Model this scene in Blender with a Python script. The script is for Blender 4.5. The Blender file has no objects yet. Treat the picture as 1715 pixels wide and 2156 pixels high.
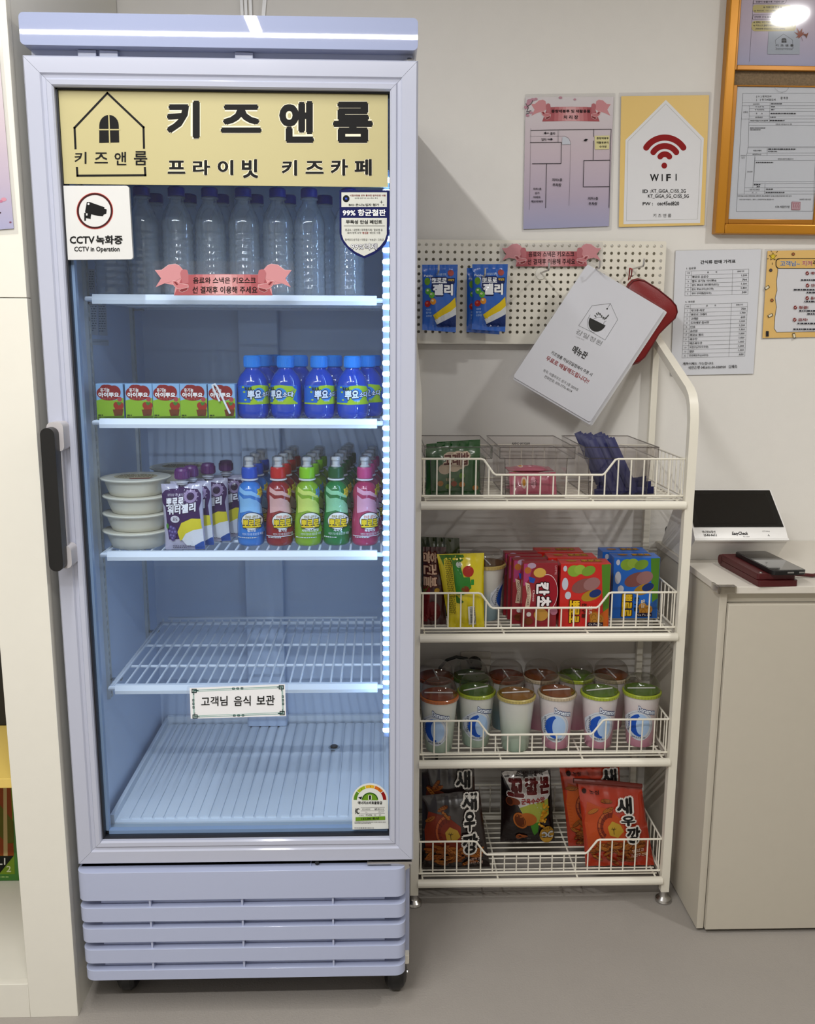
import bpy, bmesh, math, random
from mathutils import Vector, Matrix
from mathutils.geometry import tessellate_polygon
random.seed(7)
SC = bpy.context.scene
COL = SC.collection
PI = math.pi

# ------------------------------------------------------------------ camera
IW, IH = 1715, 2156
F_PX, PITCH, YAW, ROLL = 1890.63, 0.18495, 0.0309, 0.0046
CAM = Vector((0.2577, -1.5817, 1.3048))
WALL_Y = 0.657
_cp, _sp, _cy, _sy = math.cos(PITCH), math.sin(PITCH), math.cos(YAW), math.sin(YAW)
FWD = Vector((_sy*_cp, _cy*_cp, -_sp)); _r0 = Vector((_cy, -_sy, 0)); _u0 = _r0.cross(FWD)
RGT = math.cos(ROLL)*_r0 + math.sin(ROLL)*_u0
UPV = -math.sin(ROLL)*_r0 + math.cos(ROLL)*_u0
cd = bpy.data.cameras.new('camera'); cam = bpy.data.objects.new('camera', cd); COL.objects.link(cam)
cd.sensor_fit = 'VERTICAL'; cd.sensor_height = 36.0; cd.lens = F_PX/IH*36.0
cd.clip_start = 0.02; cd.clip_end = 30
cam.matrix_world = Matrix((( RGT.x, UPV.x, -FWD.x, CAM.x), (RGT.y, UPV.y, -FWD.y, CAM.y), (RGT.z, UPV.z, -FWD.z, CAM.z), (0, 0, 0, 1)))
SC.camera = cam

def ray(px, py):
    return FWD + RGT*((px-IW/2)/F_PX) - UPV*((py-IH/2)/F_PX)
def X(px, py, Y):                      # photo pixel -> point on the plane y = Y
    d = ray(px, py); return CAM + d*((Y-CAM.y)/d.y)
def XZ(px, py, Z):                     # photo pixel -> point on the plane z = Z
    d = ray(px, py); return CAM + d*((Z-CAM.z)/d.z)

def py_at(px, Y, z):                   # photo row of height z on the plane y = Y
    y0, y1 = 0.0, 2400.0
    for _ in range(30):
        m = (y0+y1)/2
        if X(px, m, Y).z > z: y0 = m
        else: y1 = m
    return (y0+y1)/2

# ------------------------------------------------------------------ light and exposure
SC.view_settings.view_transform = 'Standard'; SC.view_settings.look = 'None'
SC.view_settings.gamma = 1.0; SC.view_settings.use_curve_mapping = False
SC.view_settings.exposure = 0.14
SC.cycles.transparent_max_bounces = 28
SC.cycles.max_bounces = 7
SC.cycles.caustics_reflective = False; SC.cycles.caustics_refractive = False
w = bpy.data.worlds.new('room_air'); SC.world = w; w.use_nodes = True
w.node_tree.nodes['Background'].inputs[0].default_value = (0, 0, 0, 1)
w.node_tree.nodes['Background'].inputs[1].default_value = 0.0
CEIL_Z = 2.42
def area(name, loc, sx, sy, watts, col=(1, .99, .975)):
    l = bpy.data.lights.new(name, 'AREA'); l.shape = 'RECTANGLE' if sx != sy else 'DISK'; l.size = sx; l.size_y = sy
    l.energy = watts; l.color = col
    o = bpy.data.objects.new(name, l); COL.objects.link(o); o.location = loc
    return o
# the room's ceiling lamps, all above and in front of the picture: their places are read off their reflections in the
# glossy fridge header (a long lamp across and one running towards the fridge) and in the framed notice (a round downlight)
LAMPS = [('ceiling_lamp_towards_fridge_offscreen', (-0.17, -1.12, CEIL_Z-0.052), 0.04, 1.4, 23),
         ('ceiling_lamp_across_offscreen', (-0.42, -1.85, CEIL_Z-0.052), 2.4, 0.04, 36),
         ('ceiling_downlight_right_offscreen', (1.64, -0.39, CEIL_Z-0.022), 0.10, 0.10, 9)]
for a in LAMPS: area(*a)

# ------------------------------------------------------------------ materials
def lin(c):
    c = c/255.0
    return c/12.92 if c <= 0.04045 else ((c+0.055)/1.055)**2.4
def S(r, g, b): return (lin(r), lin(g), lin(b), 1.0)
def H(h): h = h.lstrip('#'); return S(int(h[0:2], 16), int(h[2:4], 16), int(h[4:6], 16))
MATS = {}
def mat(key, col, rough=0.5, metal=0.0, coat=0.0, noise=0, nscale=60, bump=0, bscale=200, spec=0.5, emit=None, trans=0):
    if key in MATS: return MATS[key]
    m = bpy.data.materials.new(key); m.use_nodes = True; nt = m.node_tree; p = nt.nodes['Principled BSDF']
    if isinstance(col, str): col = H(col)
    p.inputs['Base Color'].default_value = col; p.inputs['Roughness'].default_value = rough
    p.inputs['Metallic'].default_value = metal; p.inputs['Coat Weight'].default_value = coat
    p.inputs['Coat Roughness'].default_value = 0.06; p.inputs['Specular IOR Level'].default_value = spec
    if noise or bump:
        tc = nt.nodes.new('ShaderNodeTexCoord')
    if noise:
        n = nt.nodes.new('ShaderNodeTexNoise'); n.inputs['Scale'].default_value = nscale; n.inputs['Detail'].default_value = 4
        nt.links.new(tc.outputs['Object'], n.inputs['Vector'])
        mx = nt.nodes.new('ShaderNodeMix'); mx.data_type = 'RGBA'
        mx.inputs[6].default_value = tuple(c*(1-noise) for c in col[:3])+(1,); mx.inputs[7].default_value = tuple(min(1, c*(1+noise)) for c in col[:3])+(1,)
        nt.links.new(n.outputs['Fac'], mx.inputs[0]); nt.links.new(mx.outputs[2], p.inputs['Base Color'])
    if bump:
        n2 = nt.nodes.new('ShaderNodeTexNoise'); n2.inputs['Scale'].default_value = bscale; n2.inputs['Detail'].default_value = 3
        nt.links.new(tc.outputs['Object'], n2.inputs['Vector'])
        b = nt.nodes.new('ShaderNodeBump'); b.inputs['Strength'].default_value = bump; b.inputs['Distance'].default_value = 0.002
        nt.links.new(n2.outputs['Fac'], b.inputs['Height']); nt.links.new(b.outputs['Normal'], p.inputs['Normal'])
    if emit:
        p.inputs['Emission Color'].default_value = emit[0]; p.inputs['Emission Strength'].default_value = emit[1]
    MATS[key] = m; return m
def clear(key, tint, base=0.04, edge=0.7, rough=0.03, power=3.0, haze=0.0):    # thin clear plastic or glass: tinted see-through, glossy towards the rim
    if key in MATS: return MATS[key]
    m = bpy.data.materials.new(key); m.use_nodes = True; nt = m.node_tree; nt.nodes.clear()
    out = nt.nodes.new('ShaderNodeOutputMaterial'); mix = nt.nodes.new('ShaderNodeMixShader')
    tr = nt.nodes.new('ShaderNodeBsdfTransparent'); gl = nt.nodes.new('ShaderNodeBsdfGlossy')
    tr.inputs[0].default_value = tint if len(tint) == 4 else tuple(tint)+(1,)
    gl.inputs['Roughness'].default_value = rough
    lw = nt.nodes.new('ShaderNodeLayerWeight'); lw.inputs[0].default_value = 0.5
    pw = nt.nodes.new('ShaderNodeMath'); pw.operation = 'POWER'; pw.inputs[1].default_value = power
    ma = nt.nodes.new('ShaderNodeMath'); ma.operation = 'MULTIPLY_ADD'; ma.inputs[1].default_value = edge; ma.inputs[2].default_value = base
    nt.links.new(lw.outputs['Facing'], pw.inputs[0]); nt.links.new(pw.outputs[0], ma.inputs[0]); nt.links.new(ma.outputs[0], mix.inputs[0])
    under = tr
    if haze:
        df = nt.nodes.new('ShaderNodeBsdfDiffuse'); df.inputs[0].default_value = (.8, .86, .92, 1); under = nt.nodes.new('ShaderNodeMixShader'); under.inputs[0].default_value = haze
        nt.links.new(tr.outputs[0], under.inputs[1]); nt.links.new(df.outputs[0], under.inputs[2])
    nt.links.new(under.outputs[0], mix.inputs[1]); nt.links.new(gl.outputs[0], mix.inputs[2]); nt.links.new(mix.outputs[0], out.inputs[0])
    MATS[key] = m; return m
def ramp_z(key, stops, rough=0.45, coat=0.0, axis=2, lo=0.0, hi=1.0):           # printed or dyed colour that runs along the object's own axis
    if key in MATS: return MATS[key]
    m = mat(key, stops[0][1] if not isinstance(stops[0][1], str) else H(stops[0][1]), rough, coat=coat); nt = m.node_tree; p = nt.nodes['Principled BSDF']
    tc = nt.nodes.new('ShaderNodeTexCoord'); sp = nt.nodes.new('ShaderNodeSeparateXYZ'); mr = nt.nodes.new('ShaderNodeMapRange')
    mr.inputs[1].default_value = lo; mr.inputs[2].default_value = hi
    cr = nt.nodes.new('ShaderNodeValToRGB'); e = cr.color_ramp.elements
    while len(e) < len(stops): e.new(0.5)
    for i, (t, c) in enumerate(stops):
        e[i].position = t; e[i].color = H(c) if isinstance(c, str) else c
    nt.links.new(tc.outputs['Object'], sp.inputs[0]); nt.links.new(sp.outputs[axis], mr.inputs[0])
    nt.links.new(mr.outputs[0], cr.inputs[0]); nt.links.new(cr.outputs[0], p.inputs['Base Color'])
    return m
def ink(h, rough=0.45, coat=0.0): return mat('print_%s_%d_%d' % (h.lstrip('#'), rough*100, coat*100), h, rough+.1, coat=coat*.5, spec=.18)

# ------------------------------------------------------------------ mesh building
class MB:
    def __init__(s): s.v = []; s.f = []; s.m = []; s.cur = 0
    def add(s, vs, fs):
        o = len(s.v); s.v += [tuple(v) for v in vs]; s.f += [tuple(i+o for i in f) for f in fs]; s.m += [s.cur]*len(fs); return s
    def box(s, x0, x1, y0, y1, z0, z1):
        return s.add([(x0,y0,z0),(x1,y0,z0),(x1,y1,z0),(x0,y1,z0),(x0,y0,z1),(x1,y0,z1),(x1,y1,z1),(x0,y1,z1)],
                     [(0,3,2,1),(4,5,6,7),(0,1,5,4),(1,2,6,5),(2,3,7,6),(3,0,4,7)])
    def rbox(s, x0, x1, y0, y1, z0, z1, r=0.003, seg=2):
        bm = bmesh.new(); bmesh.ops.create_cube(bm, size=1)
        for v in bm.verts: v.co = Vector(((x0+x1)/2+v.co.x*(x1-x0), (y0+y1)/2+v.co.y*(y1-y0), (z0+z1)/2+v.co.z*(z1-z0)))
        bmesh.ops.bevel(bm, geom=bm.edges[:], offset=min(r, .49*min(abs(x1-x0), abs(y1-y0), abs(z1-z0))), segments=seg, profile=0.5, affect='EDGES')
        bm.verts.index_update(); s.add([v.co[:] for v in bm.verts], [[v.index for v in f.verts] for f in bm.faces]); bm.free(); return s
    def prism(s, pts, axis, a, b):               # outline in the two other axes (in x,y,z order), extruded from a to b along axis
        n = len(pts)
        def mk(p, t): return {'x': (t, p[0], p[1]), 'y': (p[0], t, p[1]), 'z': (p[0], p[1], t)}[axis]
        vs = [mk(p, a) for p in pts]+[mk(p, b) for p in pts]
        fs = [(i, (i+1) % n, n+(i+1) % n, n+i) for i in range(n)]
        tri = tessellate_polygon([[Vector((p[0], p[1], 0)) for p in pts]])
        fs += [tuple(t) for t in tri]+[tuple(n+i for i in reversed(t)) for t in tri]
        return s.add(vs, fs)
    def tube(s, pts, r, seg=8, closed=False, cap=True):
        pts = [Vector(p) for p in pts]; n = len(pts); vs = []; up = None
        for i, p in enumerate(pts):
            a = pts[(i-1) % n] if (i or closed) else p; b = pts[(i+1) % n] if (i < n-1 or closed) else p
            t = (b-a).normalized()
            if up is None: up = t.orthogonal().normalized()
            up = (up - t*up.dot(t)); up = up.normalized() if up.length > 1e-6 else t.orthogonal().normalized()
            sd = t.cross(up); rr = r[i] if isinstance(r, (list, tuple)) else r
            k = 1.0
            if 0 < i < n-1 or closed:
                c = max(.3, math.cos((p-a).normalized().angle((b-p).normalized())/2)); k = 1/c if not isinstance(r, (list, tuple)) else 1
            vs += [p + (up*math.cos(2*PI*j/seg) + sd*math.sin(2*PI*j/seg))*rr*min(k, 1.25) for j in range(seg)]
        fs = []
        for i in range(n if closed else n-1):
            for j in range(seg):
                q = (i+1) % n
                fs.append((i*seg+j, q*seg+j, q*seg+(j+1) % seg, i*seg+(j+1) % seg))
        if cap and not closed: fs += [tuple(range(seg)), tuple(reversed(range((n-1)*seg, n*seg)))]
        return s.add(vs, fs)
    def lathe(s, prof, seg=24, c=(0, 0, 0), capb=True, capt=True):
        vs = []; n = len(prof)
        for r, z in prof:
            for j in range(seg):
                a = 2*PI*j/seg; vs.append((c[0]+r*math.cos(a), c[1]+r*math.sin(a), c[2]+z))
        fs = []
        for i in range(n-1):
            for j in range(seg): fs.append((i*seg+j, i*seg+(j+1) % seg, (i+1)*seg+(j+1) % seg, (i+1)*seg+j))
        if capb: fs.append(tuple(reversed(range(seg))))
        if capt: fs.append(tuple(range((n-1)*seg, n*seg)))
        return s.add(vs, fs)
    def cyl(s, p0, p1, r, seg=16): return s.tube([p0, p1], r, seg)
    def quad(s, a, b, c, d): return s.add([a, b, c, d], [(0, 1, 2, 3)])
    def grid(s, fn, nu, nv):
        vs = [fn(i/nu, j/nv) for j in range(nv+1) for i in range(nu+1)]
        return s.add(vs, [(j*(nu+1)+i, j*(nu+1)+i+1, (j+1)*(nu+1)+i+1, (j+1)*(nu+1)+i) for j in range(nv) for i in range(nu)])
def rrect(x0, x1, y0, y1, r, seg=5, corners=(1, 1, 1, 1)):
    p = []
    for k, (cx, cy, a0) in enumerate(((x1-r, y1-r, 0), (x0+r, y1-r, 90), (x0+r, y0+r, 180), (x1-r, y0+r, 270))):
        if corners[k]: p += [(cx+r*math.cos(math.radians(a0+90*i/seg)), cy+r*math.sin(math.radians(a0+90*i/seg))) for i in range(seg+1)]
        else: p.append(((x1, y1), (x0, y1), (x0, y0), (x1, y0))[k])
    return p

def build(name, mb, mats, parent=None, smooth=True, angle=20, off=None):
    me = bpy.data.meshes.new(name)
    vs = mb.v if off is None else [(v[0]-off[0], v[1]-off[1], v[2]-off[2]) for v in mb.v]
    me.from_pydata(vs, [], mb.f)
    ms = mats if isinstance(mats, (list, tuple)) else [mats]
    for m in ms: me.materials.append(m)
    if len(ms) > 1: me.polygons.foreach_set('material_index', mb.m)
    bm = bmesh.new(); bm.from_mesh(me); bmesh.ops.remove_doubles(bm, verts=bm.verts, dist=1e-6); bmesh.ops.recalc_face_normals(bm, faces=bm.faces); bm.to_mesh(me); bm.free()
    if smooth:
        me.polygons.foreach_set('use_smooth', [True]*len(me.polygons)); me.set_sharp_from_angle(angle=math.radians(angle))
    o = bpy.data.objects.new(name, me); COL.objects.link(o)
    if parent is not None: o.parent = parent
    return o
def tag(o, label=None, cat=None, group=None, kind=None):
    for k, v in (('label', label), ('category', cat), ('group', group), ('kind', kind)):
        if v: o[k] = v
    return o
def thing(name, label, cat, loc=(0, 0, 0), group=None):
    o = bpy.data.objects.new(name, None); COL.objects.link(o); o.location = loc; o.empty_display_size = 0.02
    return tag(o, label, cat, group)
def part(root, name, mb, mats, parent=None, world=True, **k):        # mesh given in room coordinates, stored about its thing
    return build(name, mb, mats, parent or root, off=tuple(root.location) if world else None, **k)
def struct(name, mb, mats, parent=None, **k):
    o = build(name, mb, mats, parent, **k)
    if parent is None: o['kind'] = 'structure'
    return o
def copy_tree(o, parent=None):
    c = o.copy(); COL.objects.link(c); c.parent = parent
    for ch in o.children[:]: copy_tree(ch, c)
    return c
def put(o, loc, rz=0.0, label=None, group=None, ry=0.0):
    o.location = loc; o.rotation_euler = (0, ry, rz)
    if label: o['label'] = label
    if group: o['group'] = group
    return o

# ------------------------------------------------------------------ print: flat inks laid on a surface
_TX = {}
_TC = bpy.data.curves.new('type', 'FONT'); _TO = bpy.data.objects.new('type', _TC)
def text_tris(body, bold=0.0, res=2):
    k = (body, res)
    if k in _TX: return _TX[k]
    _TC.body = body; _TC.resolution_u = res
    me = bpy.data.meshes.new_from_object(_TO)
    vs = [(v.co.x, v.co.y) for v in me.vertices]
    tris = []
    for p in me.polygons:
        q = list(p.vertices)
        for i in range(1, len(q)-1): tris.append((q[0], q[i], q[i+1]))
    bpy.data.meshes.remove(me)
    if not vs: vs = [(0, 0), (1, 1)]
    x0 = min(v[0] for v in vs); x1 = max(v[0] for v in vs); y0 = min(v[1] for v in vs); y1 = max(v[1] for v in vs)
    w_, h_ = max(1e-3, x1-x0), max(1e-3, y1-y0)
    _TX[k] = ([((v[0]-x0)/w_, (v[1]-y0)/h_) for v in vs], tris, w_/h_, w_, h_); return _TX[k]
class Print:
    """collects inked shapes given in design coordinates (y grows downwards, like photo pixels)"""
    def __init__(s, pos, maxlen=None, step=0.00012, h0=0.0003, rough=0.45, coat=0.0):
        s.pos = pos; s.max = maxlen; s.step = step; s.h = h0; s.tris = []; s.cols = []; s.rough = rough; s.coat = coat; s.alpha = {}
    def up(s, n=1): s.h += s.step*n; return s
    def _c(s, c):
        if c not in s.cols: s.cols.append(c)
        return s.cols.index(c)
    def tri(s, a, b, c, ci, d=0):
        if s.max and d < 7:
            L = [((a[0]-b[0])**2+(a[1]-b[1])**2, 0), ((b[0]-c[0])**2+(b[1]-c[1])**2, 1), ((c[0]-a[0])**2+(c[1]-a[1])**2, 2)]
            l, k = max(L)
            if l > s.max**2:
                if k == 1: a, b, c = b, c, a
                elif k == 2: a, b, c = c, a, b
                m = ((a[0]+b[0])/2, (a[1]+b[1])/2); s.tri(a, m, c, ci, d+1); s.tri(m, b, c, ci, d+1); return
        s.tris.append((a, b, c, s.h, ci))
    def poly(s, pts, c):
        ci = s._c(c); s.h += 2e-5
        for t in tessellate_polygon([[Vector((p[0], p[1], 0)) for p in pts]]): s.tri(pts[t[0]], pts[t[1]], pts[t[2]], ci)
        return s
    def rect(s, x0, y0, x1, y1, c): return s.poly([(x0, y0), (x1, y0), (x1, y1), (x0, y1)], c)
    def rr(s, x0, y0, x1, y1, r, c): return s.poly(rrect(x0, x1, y0, y1, r), c)
    def ell(s, cx, cy, rx, ry, c, n=28, a=0.0):
        ca, sa = math.cos(a), math.sin(a)
        return s.poly([(cx+rx*math.cos(2*PI*i/n)*ca-ry*math.sin(2*PI*i/n)*sa, cy+rx*math.cos(2*PI*i/n)*sa+ry*math.sin(2*PI*i/n)*ca) for i in range(n)], c)
    def arc(s, cx, cy, r0, r1, a0, a1, c, n=24, sy=1.0):      # ring piece, degrees clockwise from the right
        s.h += 2e-5; ci = s._c(c); P_ = lambda r, t: (cx+r*math.cos(math.radians(t)), cy+r*sy*math.sin(math.radians(t)))
        for i in range(n):
            t0 = a0+(a1-a0)*i/n; t1 = a0+(a1-a0)*(i+1)/n
            s.tri(P_(r0, t0), P_(r1, t0), P_(r1, t1), ci); s.tri(P_(r0, t0), P_(r1, t1), P_(r0, t1), ci)
        return s
    def line(s, pts, wd, c):
        ci = s._c(c); s.h += 1e-5
        for (x0, y0), (x1, y1) in zip(pts, pts[1:]):
            L = math.hypot(x1-x0, y1-y0) or 1; ex, ey = (x1-x0)/L*wd/2, (y1-y0)/L*wd/2
            a = (x0-ex-ey, y0-ey+ex); b = (x0-ex+ey, y0-ey-ex); cc = (x1+ex+ey, y1+ey-ex); d = (x1+ex-ey, y1+ey+ex)
            s.tri(a, b, cc, ci); s.tri(a, cc, d, ci)
        return s
    def text(s, body, box, c, bold=0.012, res=2, dy=0.0, out=None, ow=0.06, dirn=0, skew=0.0, grow=0.0):
        """ink box (x0,y0,x1,y1); dy: drop of the right end; dirn 0 upright, 1 reads downwards; weight and outline by restriking"""
        if out: s.text(body, box, out, bold, res, dy, None, 0, dirn, skew, ow); s.up()
        vs, tr, asp, we, he = text_tris(body, 0, res); x0, y0, x1, y1 = box; ci = s._c(c)
        r = bold+grow; n = 10 if grow else (0 if bold < .006 else (2 if res == 1 else 6))
        for dx, dv in [(0, 0)]+[(r*math.cos(2*PI*k/n), r*math.sin(2*PI*k/n)) for k in range(n)]:
            P_ = []; s.h += 1e-5
            for u, v in vs:
                u = (u*we+bold+dx)/(we+2*bold); v = (v*he+bold+dv)/(he+2*bold)
                if dirn == 1: P_.append((x0+(x1-x0)*v, y0+(y1-y0)*u))
                else: P_.append((x0+(x1-x0)*u+skew*v, y1+(y0-y1)*v+dy*u))
            for a, b, cc in tr: s.tri(P_[a], P_[b], P_[cc], ci)
        return s
    def fit(s, body, x, y, hgt, c, bold=0.012, align=0, dy=0.0, res=1, wmax=None):     # keeps the letters' own width; x is left, centre (1) or right (2); y is the middle
        wd = text_tris(body, bold, res)[2]*hgt
        if wmax and wd > wmax: wd = wmax
        x0 = x-(0, .5, 1)[align]*wd
        return s.text(body, (x0, y-hgt/2, x0+wd, y+hgt/2), c, bold, res, dy*wd)
    def dense(s, x0, y0, x1, y1, rows, c, gap=.5, seed=1):            # lines of type too small to read
        rg = random.Random(seed); hh = (y1-y0)/rows; h_ = s.h+2e-5
        for r in range(rows):
            x = x0; y = y0+r*hh
            xe = x1 if r < rows-1 else x0+(x1-x0)*rg.uniform(.5, .9)
            while x < xe:
                wd = hh*(1-gap)*rg.uniform(.6, 2.4); s.h = h_-2e-5; s.rect(x, y, min(x+wd, xe), y+hh*(1-gap), c); x += wd+hh*.35
        return s
    def make(s, root, name='print', parent=None):
        mb = MB()
        for a, b, c, h, ci in s.tris:
            mb.cur = ci; mb.add([s.pos(a[0], a[1], h), s.pos(b[0], b[1], h), s.pos(c[0], c[1], h)], [(0, 1, 2)])
        me = bpy.data.meshes.new(name); me.from_pydata(mb.v, [], mb.f)
        for c in s.cols: me.materials.append(ink(c, s.rough, s.coat) if isinstance(c, str) else c)
        me.polygons.foreach_set('material_index', mb.m)
        o = bpy.data.objects.new(name, me); COL.objects.link(o); o.parent = parent or root; return o
def on_plane(root, Y):                      # design in photo pixels on the upright plane y = Y
    L = Vector(root.location)
    return lambda a, b, h: X(a, b, Y)-L-Vector((0, h, 0))
def on_round(root, Yf, rfun, ax=0.0):       # wrapped round an upright axis through the thing's origin
    L = Vector(root.location)
    def f(a, b, h):
        p = X(a, b, Yf)-L; r = rfun(p.z)+h; t = max(-1.45, min(1.45, math.asin(max(-.985, min(.985, p.x/(rfun(p.z)+1e-5))))))
        return Vector((r*math.sin(t), -r*math.cos(t), p.z))
    return f
def profile_px(cx, Y, pts, z0):             # half widths and heights read off the photo -> lathe profile
    zb = min(X(cx, y, Y).z for _, y in pts)
    return [((X(cx+hw, y, Y)-X(cx, y, Y)).x, X(cx, y, Y).z-zb) for hw, y in pts]
def rad(prof):
    pr = sorted(prof, key=lambda q: q[1])
    def f(z):
        if z <= pr[0][1]: return pr[0][0]
        for (r0, z0), (r1, z1) in zip(pr, pr[1:]):
            if z <= z1: return r0+(r1-r0)*((z-z0)/max(1e-9, z1-z0))
        return pr[-1][0]
    return f
def smooth_prof(pr, n=3):                   # rounds a lathe profile
    for _ in range(n):
        q = [pr[0]]
        for a, b in zip(pr, pr[1:]): q += [(a[0]*.75+b[0]*.25, a[1]*.75+b[1]*.25), (a[0]*.25+b[0]*.75, a[1]*.25+b[1]*.75)]
        pr = q+[pr[-1]]
    return pr

def pillow(root, name, cor, Yb, Yt, T, m, nu=18, nv=22, crimp=.07, wr=.0012, seed=0, back=.55):
    """a filled bag between four photo corners (TL,TR,BR,BL): top edge at depth Yt, bottom at Yb; returns the surface for its print"""
    rg = random.Random(seed); L = Vector(root.location)
    W = [X(cor[0][0], cor[0][1], Yt), X(cor[1][0], cor[1][1], Yt), X(cor[2][0], cor[2][1], Yb), X(cor[3][0], cor[3][1], Yb)]
    ph = [rg.uniform(0, 6.3) for _ in range(6)]
    def bulge(u, v):
        if v < crimp or v > 1-crimp: k = 0.0
        else: k = math.sin(PI*(v-crimp)/(1-2*crimp))**.55
        e = max(0.0, math.sin(PI*u))**.62
        end = math.exp(-((v-crimp)/.16)**2)+math.exp(-((1-crimp-v)/.16)**2)
        return T*k*e + wr*k*(math.sin(9*u+5*v+ph[0])+.7*math.sin(17*u-8*v+ph[1])+.5*math.sin(6*u+21*v+ph[2])) + wr*1.6*end*math.sin(30*u+ph[3])*e
    def at(u, v, h=0.0, side=1):
        p = (W[0]*(1-u)+W[1]*u)*(1-v) + (W[3]*(1-u)+W[2]*u)*v - L
        pin = .035*math.sin(PI*v)*(u-.5)
        p = p - (W[1]-W[0])*pin*.6
        b = bulge(u, v)
        return p-Vector((0, b*(1 if side > 0 else -back)+(h+.0006)*side, 0))
    mb = MB(); mb.grid(lambda u, v: at(u, v, 0, 1), nu, nv); mb.grid(lambda u, v: at(u, v, 0, -1), nu, nv)
    n1 = (nu+1)*(nv+1)
    rim = [i for i in range(nu+1)]+[(j+1)*(nu+1)-1 for j in range(1, nv+1)]+[nv*(nu+1)+i for i in range(nu-1, -1, -1)]+[j*(nu+1) for j in range(nv-1, 0, -1)]
    mb.f += [(rim[i], rim[(i+1) % len(rim)], rim[(i+1) % len(rim)]+n1, rim[i]+n1) for i in range(len(rim))]; mb.m += [0]*len(rim)
    o = build(name, mb, m, root, angle=70)
    C = [Vector((c[0], c[1])) for c in cor]
    def uv(a, b):
        u, v = .5, .5
        for _ in range(8):
            p = (C[0]*(1-u)+C[1]*u)*(1-v)+(C[3]*(1-u)+C[2]*u)*v
            du = (C[1]-C[0])*(1-v)+(C[2]-C[3])*v; dv = (C[3]-C[0])*(1-u)+(C[2]-C[1])*u
            e = Vector((a, b))-p; det = du.x*dv.y-du.y*dv.x
            if abs(det) < 1e-9: break
            u += (e.x*dv.y-e.y*dv.x)/det; v += (du.x*e.y-du.y*e.x)/det
        return min(1, max(0, u)), min(1, max(0, v))
    return o, (lambda a, b, h: at(*uv(a, b), h+.0005, 1))
# ------------------------------------------------------------------ shared materials
M_wall = mat('wall_paint', S(230, 227, 221), .8, noise=.02, nscale=30, bump=.06, bscale=350)
M_room = M_wall
M_ceil = mat('ceiling_paint', S(235, 232, 226), .9)
M_fridge = mat('fridge_enamel', S(178, 186, 213), .12)
M_frame = mat('door_profile', S(184, 188, 205), .1)
M_liner = mat('fridge_liner', S(206, 220, 242), .4)
M_black = mat('black_plastic', S(16, 16, 17), .35)
M_wire = mat('white_coated_wire', S(226, 234, 246), .35)
M_cream = mat('cream_powder_coat', S(232, 227, 212), .4, noise=.03, nscale=25)
M_chrome = mat('brushed_steel', S(200, 198, 195), .25, metal=1)
M_paper = mat('white_paper', S(236, 237, 240), .6)
M_lam = clear('laminate_film', (.97, .97, .98), .035, .6, .06)
M_glass = clear('door_glass', (.92, .96, 1.0), .028, .75, .01, 4)
M_pet = clear('bottle_plastic', (.93, .96, .98), .07, .8, .05, 2.0, .13)
M_bin = clear('clear_bin_plastic', (.90, .88, .88), .05, .6, .05, 2.0)
M_dome = clear('clear_lid_plastic', (.88, .87, .86), .06, .65, .06, 2.0)

# ------------------------------------------------------------------ the room
m_floor = mat('vinyl_floor', S(155, 149, 142), .55, noise=.05, nscale=9, bump=.35, bscale=240)
struct('floor', MB().box(-1.9, 2.9, -3.6, WALL_Y, -.05, 0), m_floor, smooth=False)
struct('wall_back', MB().box(-1.9, 2.9, WALL_Y, WALL_Y+.08, 0, CEIL_Z), M_wall, smooth=False)
struct('wall_left', MB().box(-1.98, -1.9, -3.6, WALL_Y, 0, CEIL_Z), M_room, smooth=False)
struct('wall_right', MB().box(2.9, 2.98, -3.6, WALL_Y, 0, CEIL_Z), M_room, smooth=False)
struct('wall_front', MB().box(-1.9, 2.9, -3.68, -3.6, 0, CEIL_Z), M_room, smooth=False)
struct('ceiling', MB().box(-1.9, 2.9, -3.6, WALL_Y, CEIL_Z, CEIL_Z+.06), M_ceil, smooth=False)
sx = X(210, 15, WALL_Y).x
struct('trim_1', MB().box(sx-.0015, sx+.0015, WALL_Y-.002, WALL_Y, 0, CEIL_Z), M_wall, smooth=False)
struct('baseboard_back', MB().rbox(-.3, 2.9, WALL_Y-.009, WALL_Y, 0, .07, .002), mat('baseboard_vinyl', S(176, 170, 160), .6))
for (nm, loc, sx_, sy_, wt) in LAMPS:
    m_h = mat('lamp_housing', S(235, 235, 235), .4)
    if sx_ == sy_:
        t = thing('ceiling_downlight', 'small round white ceiling downlight near the notice board', 'lamp', (loc[0], loc[1], CEIL_Z))
        part(t, 'housing', MB().lathe([(.052, -.018), (.062, -.018), (.066, -.012), (.066, 0)], 32, (loc[0], loc[1], CEIL_Z)), m_h); continue
    t = thing('linear_ceiling_lamp', 'white linear LED lamp on the ceiling ' + ('running across in front of the fridge' if sx_ > sy_ else 'running towards the fridge'), 'lamp', (loc[0], loc[1], CEIL_Z))
    hx, hy = sx_/2+.012, sy_/2+.012
    part(t, 'housing', MB().rbox(loc[0]-hx, loc[0]+hx, loc[1]-hy, loc[1]+hy, CEIL_Z-.048, CEIL_Z, .004), m_h)

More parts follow.
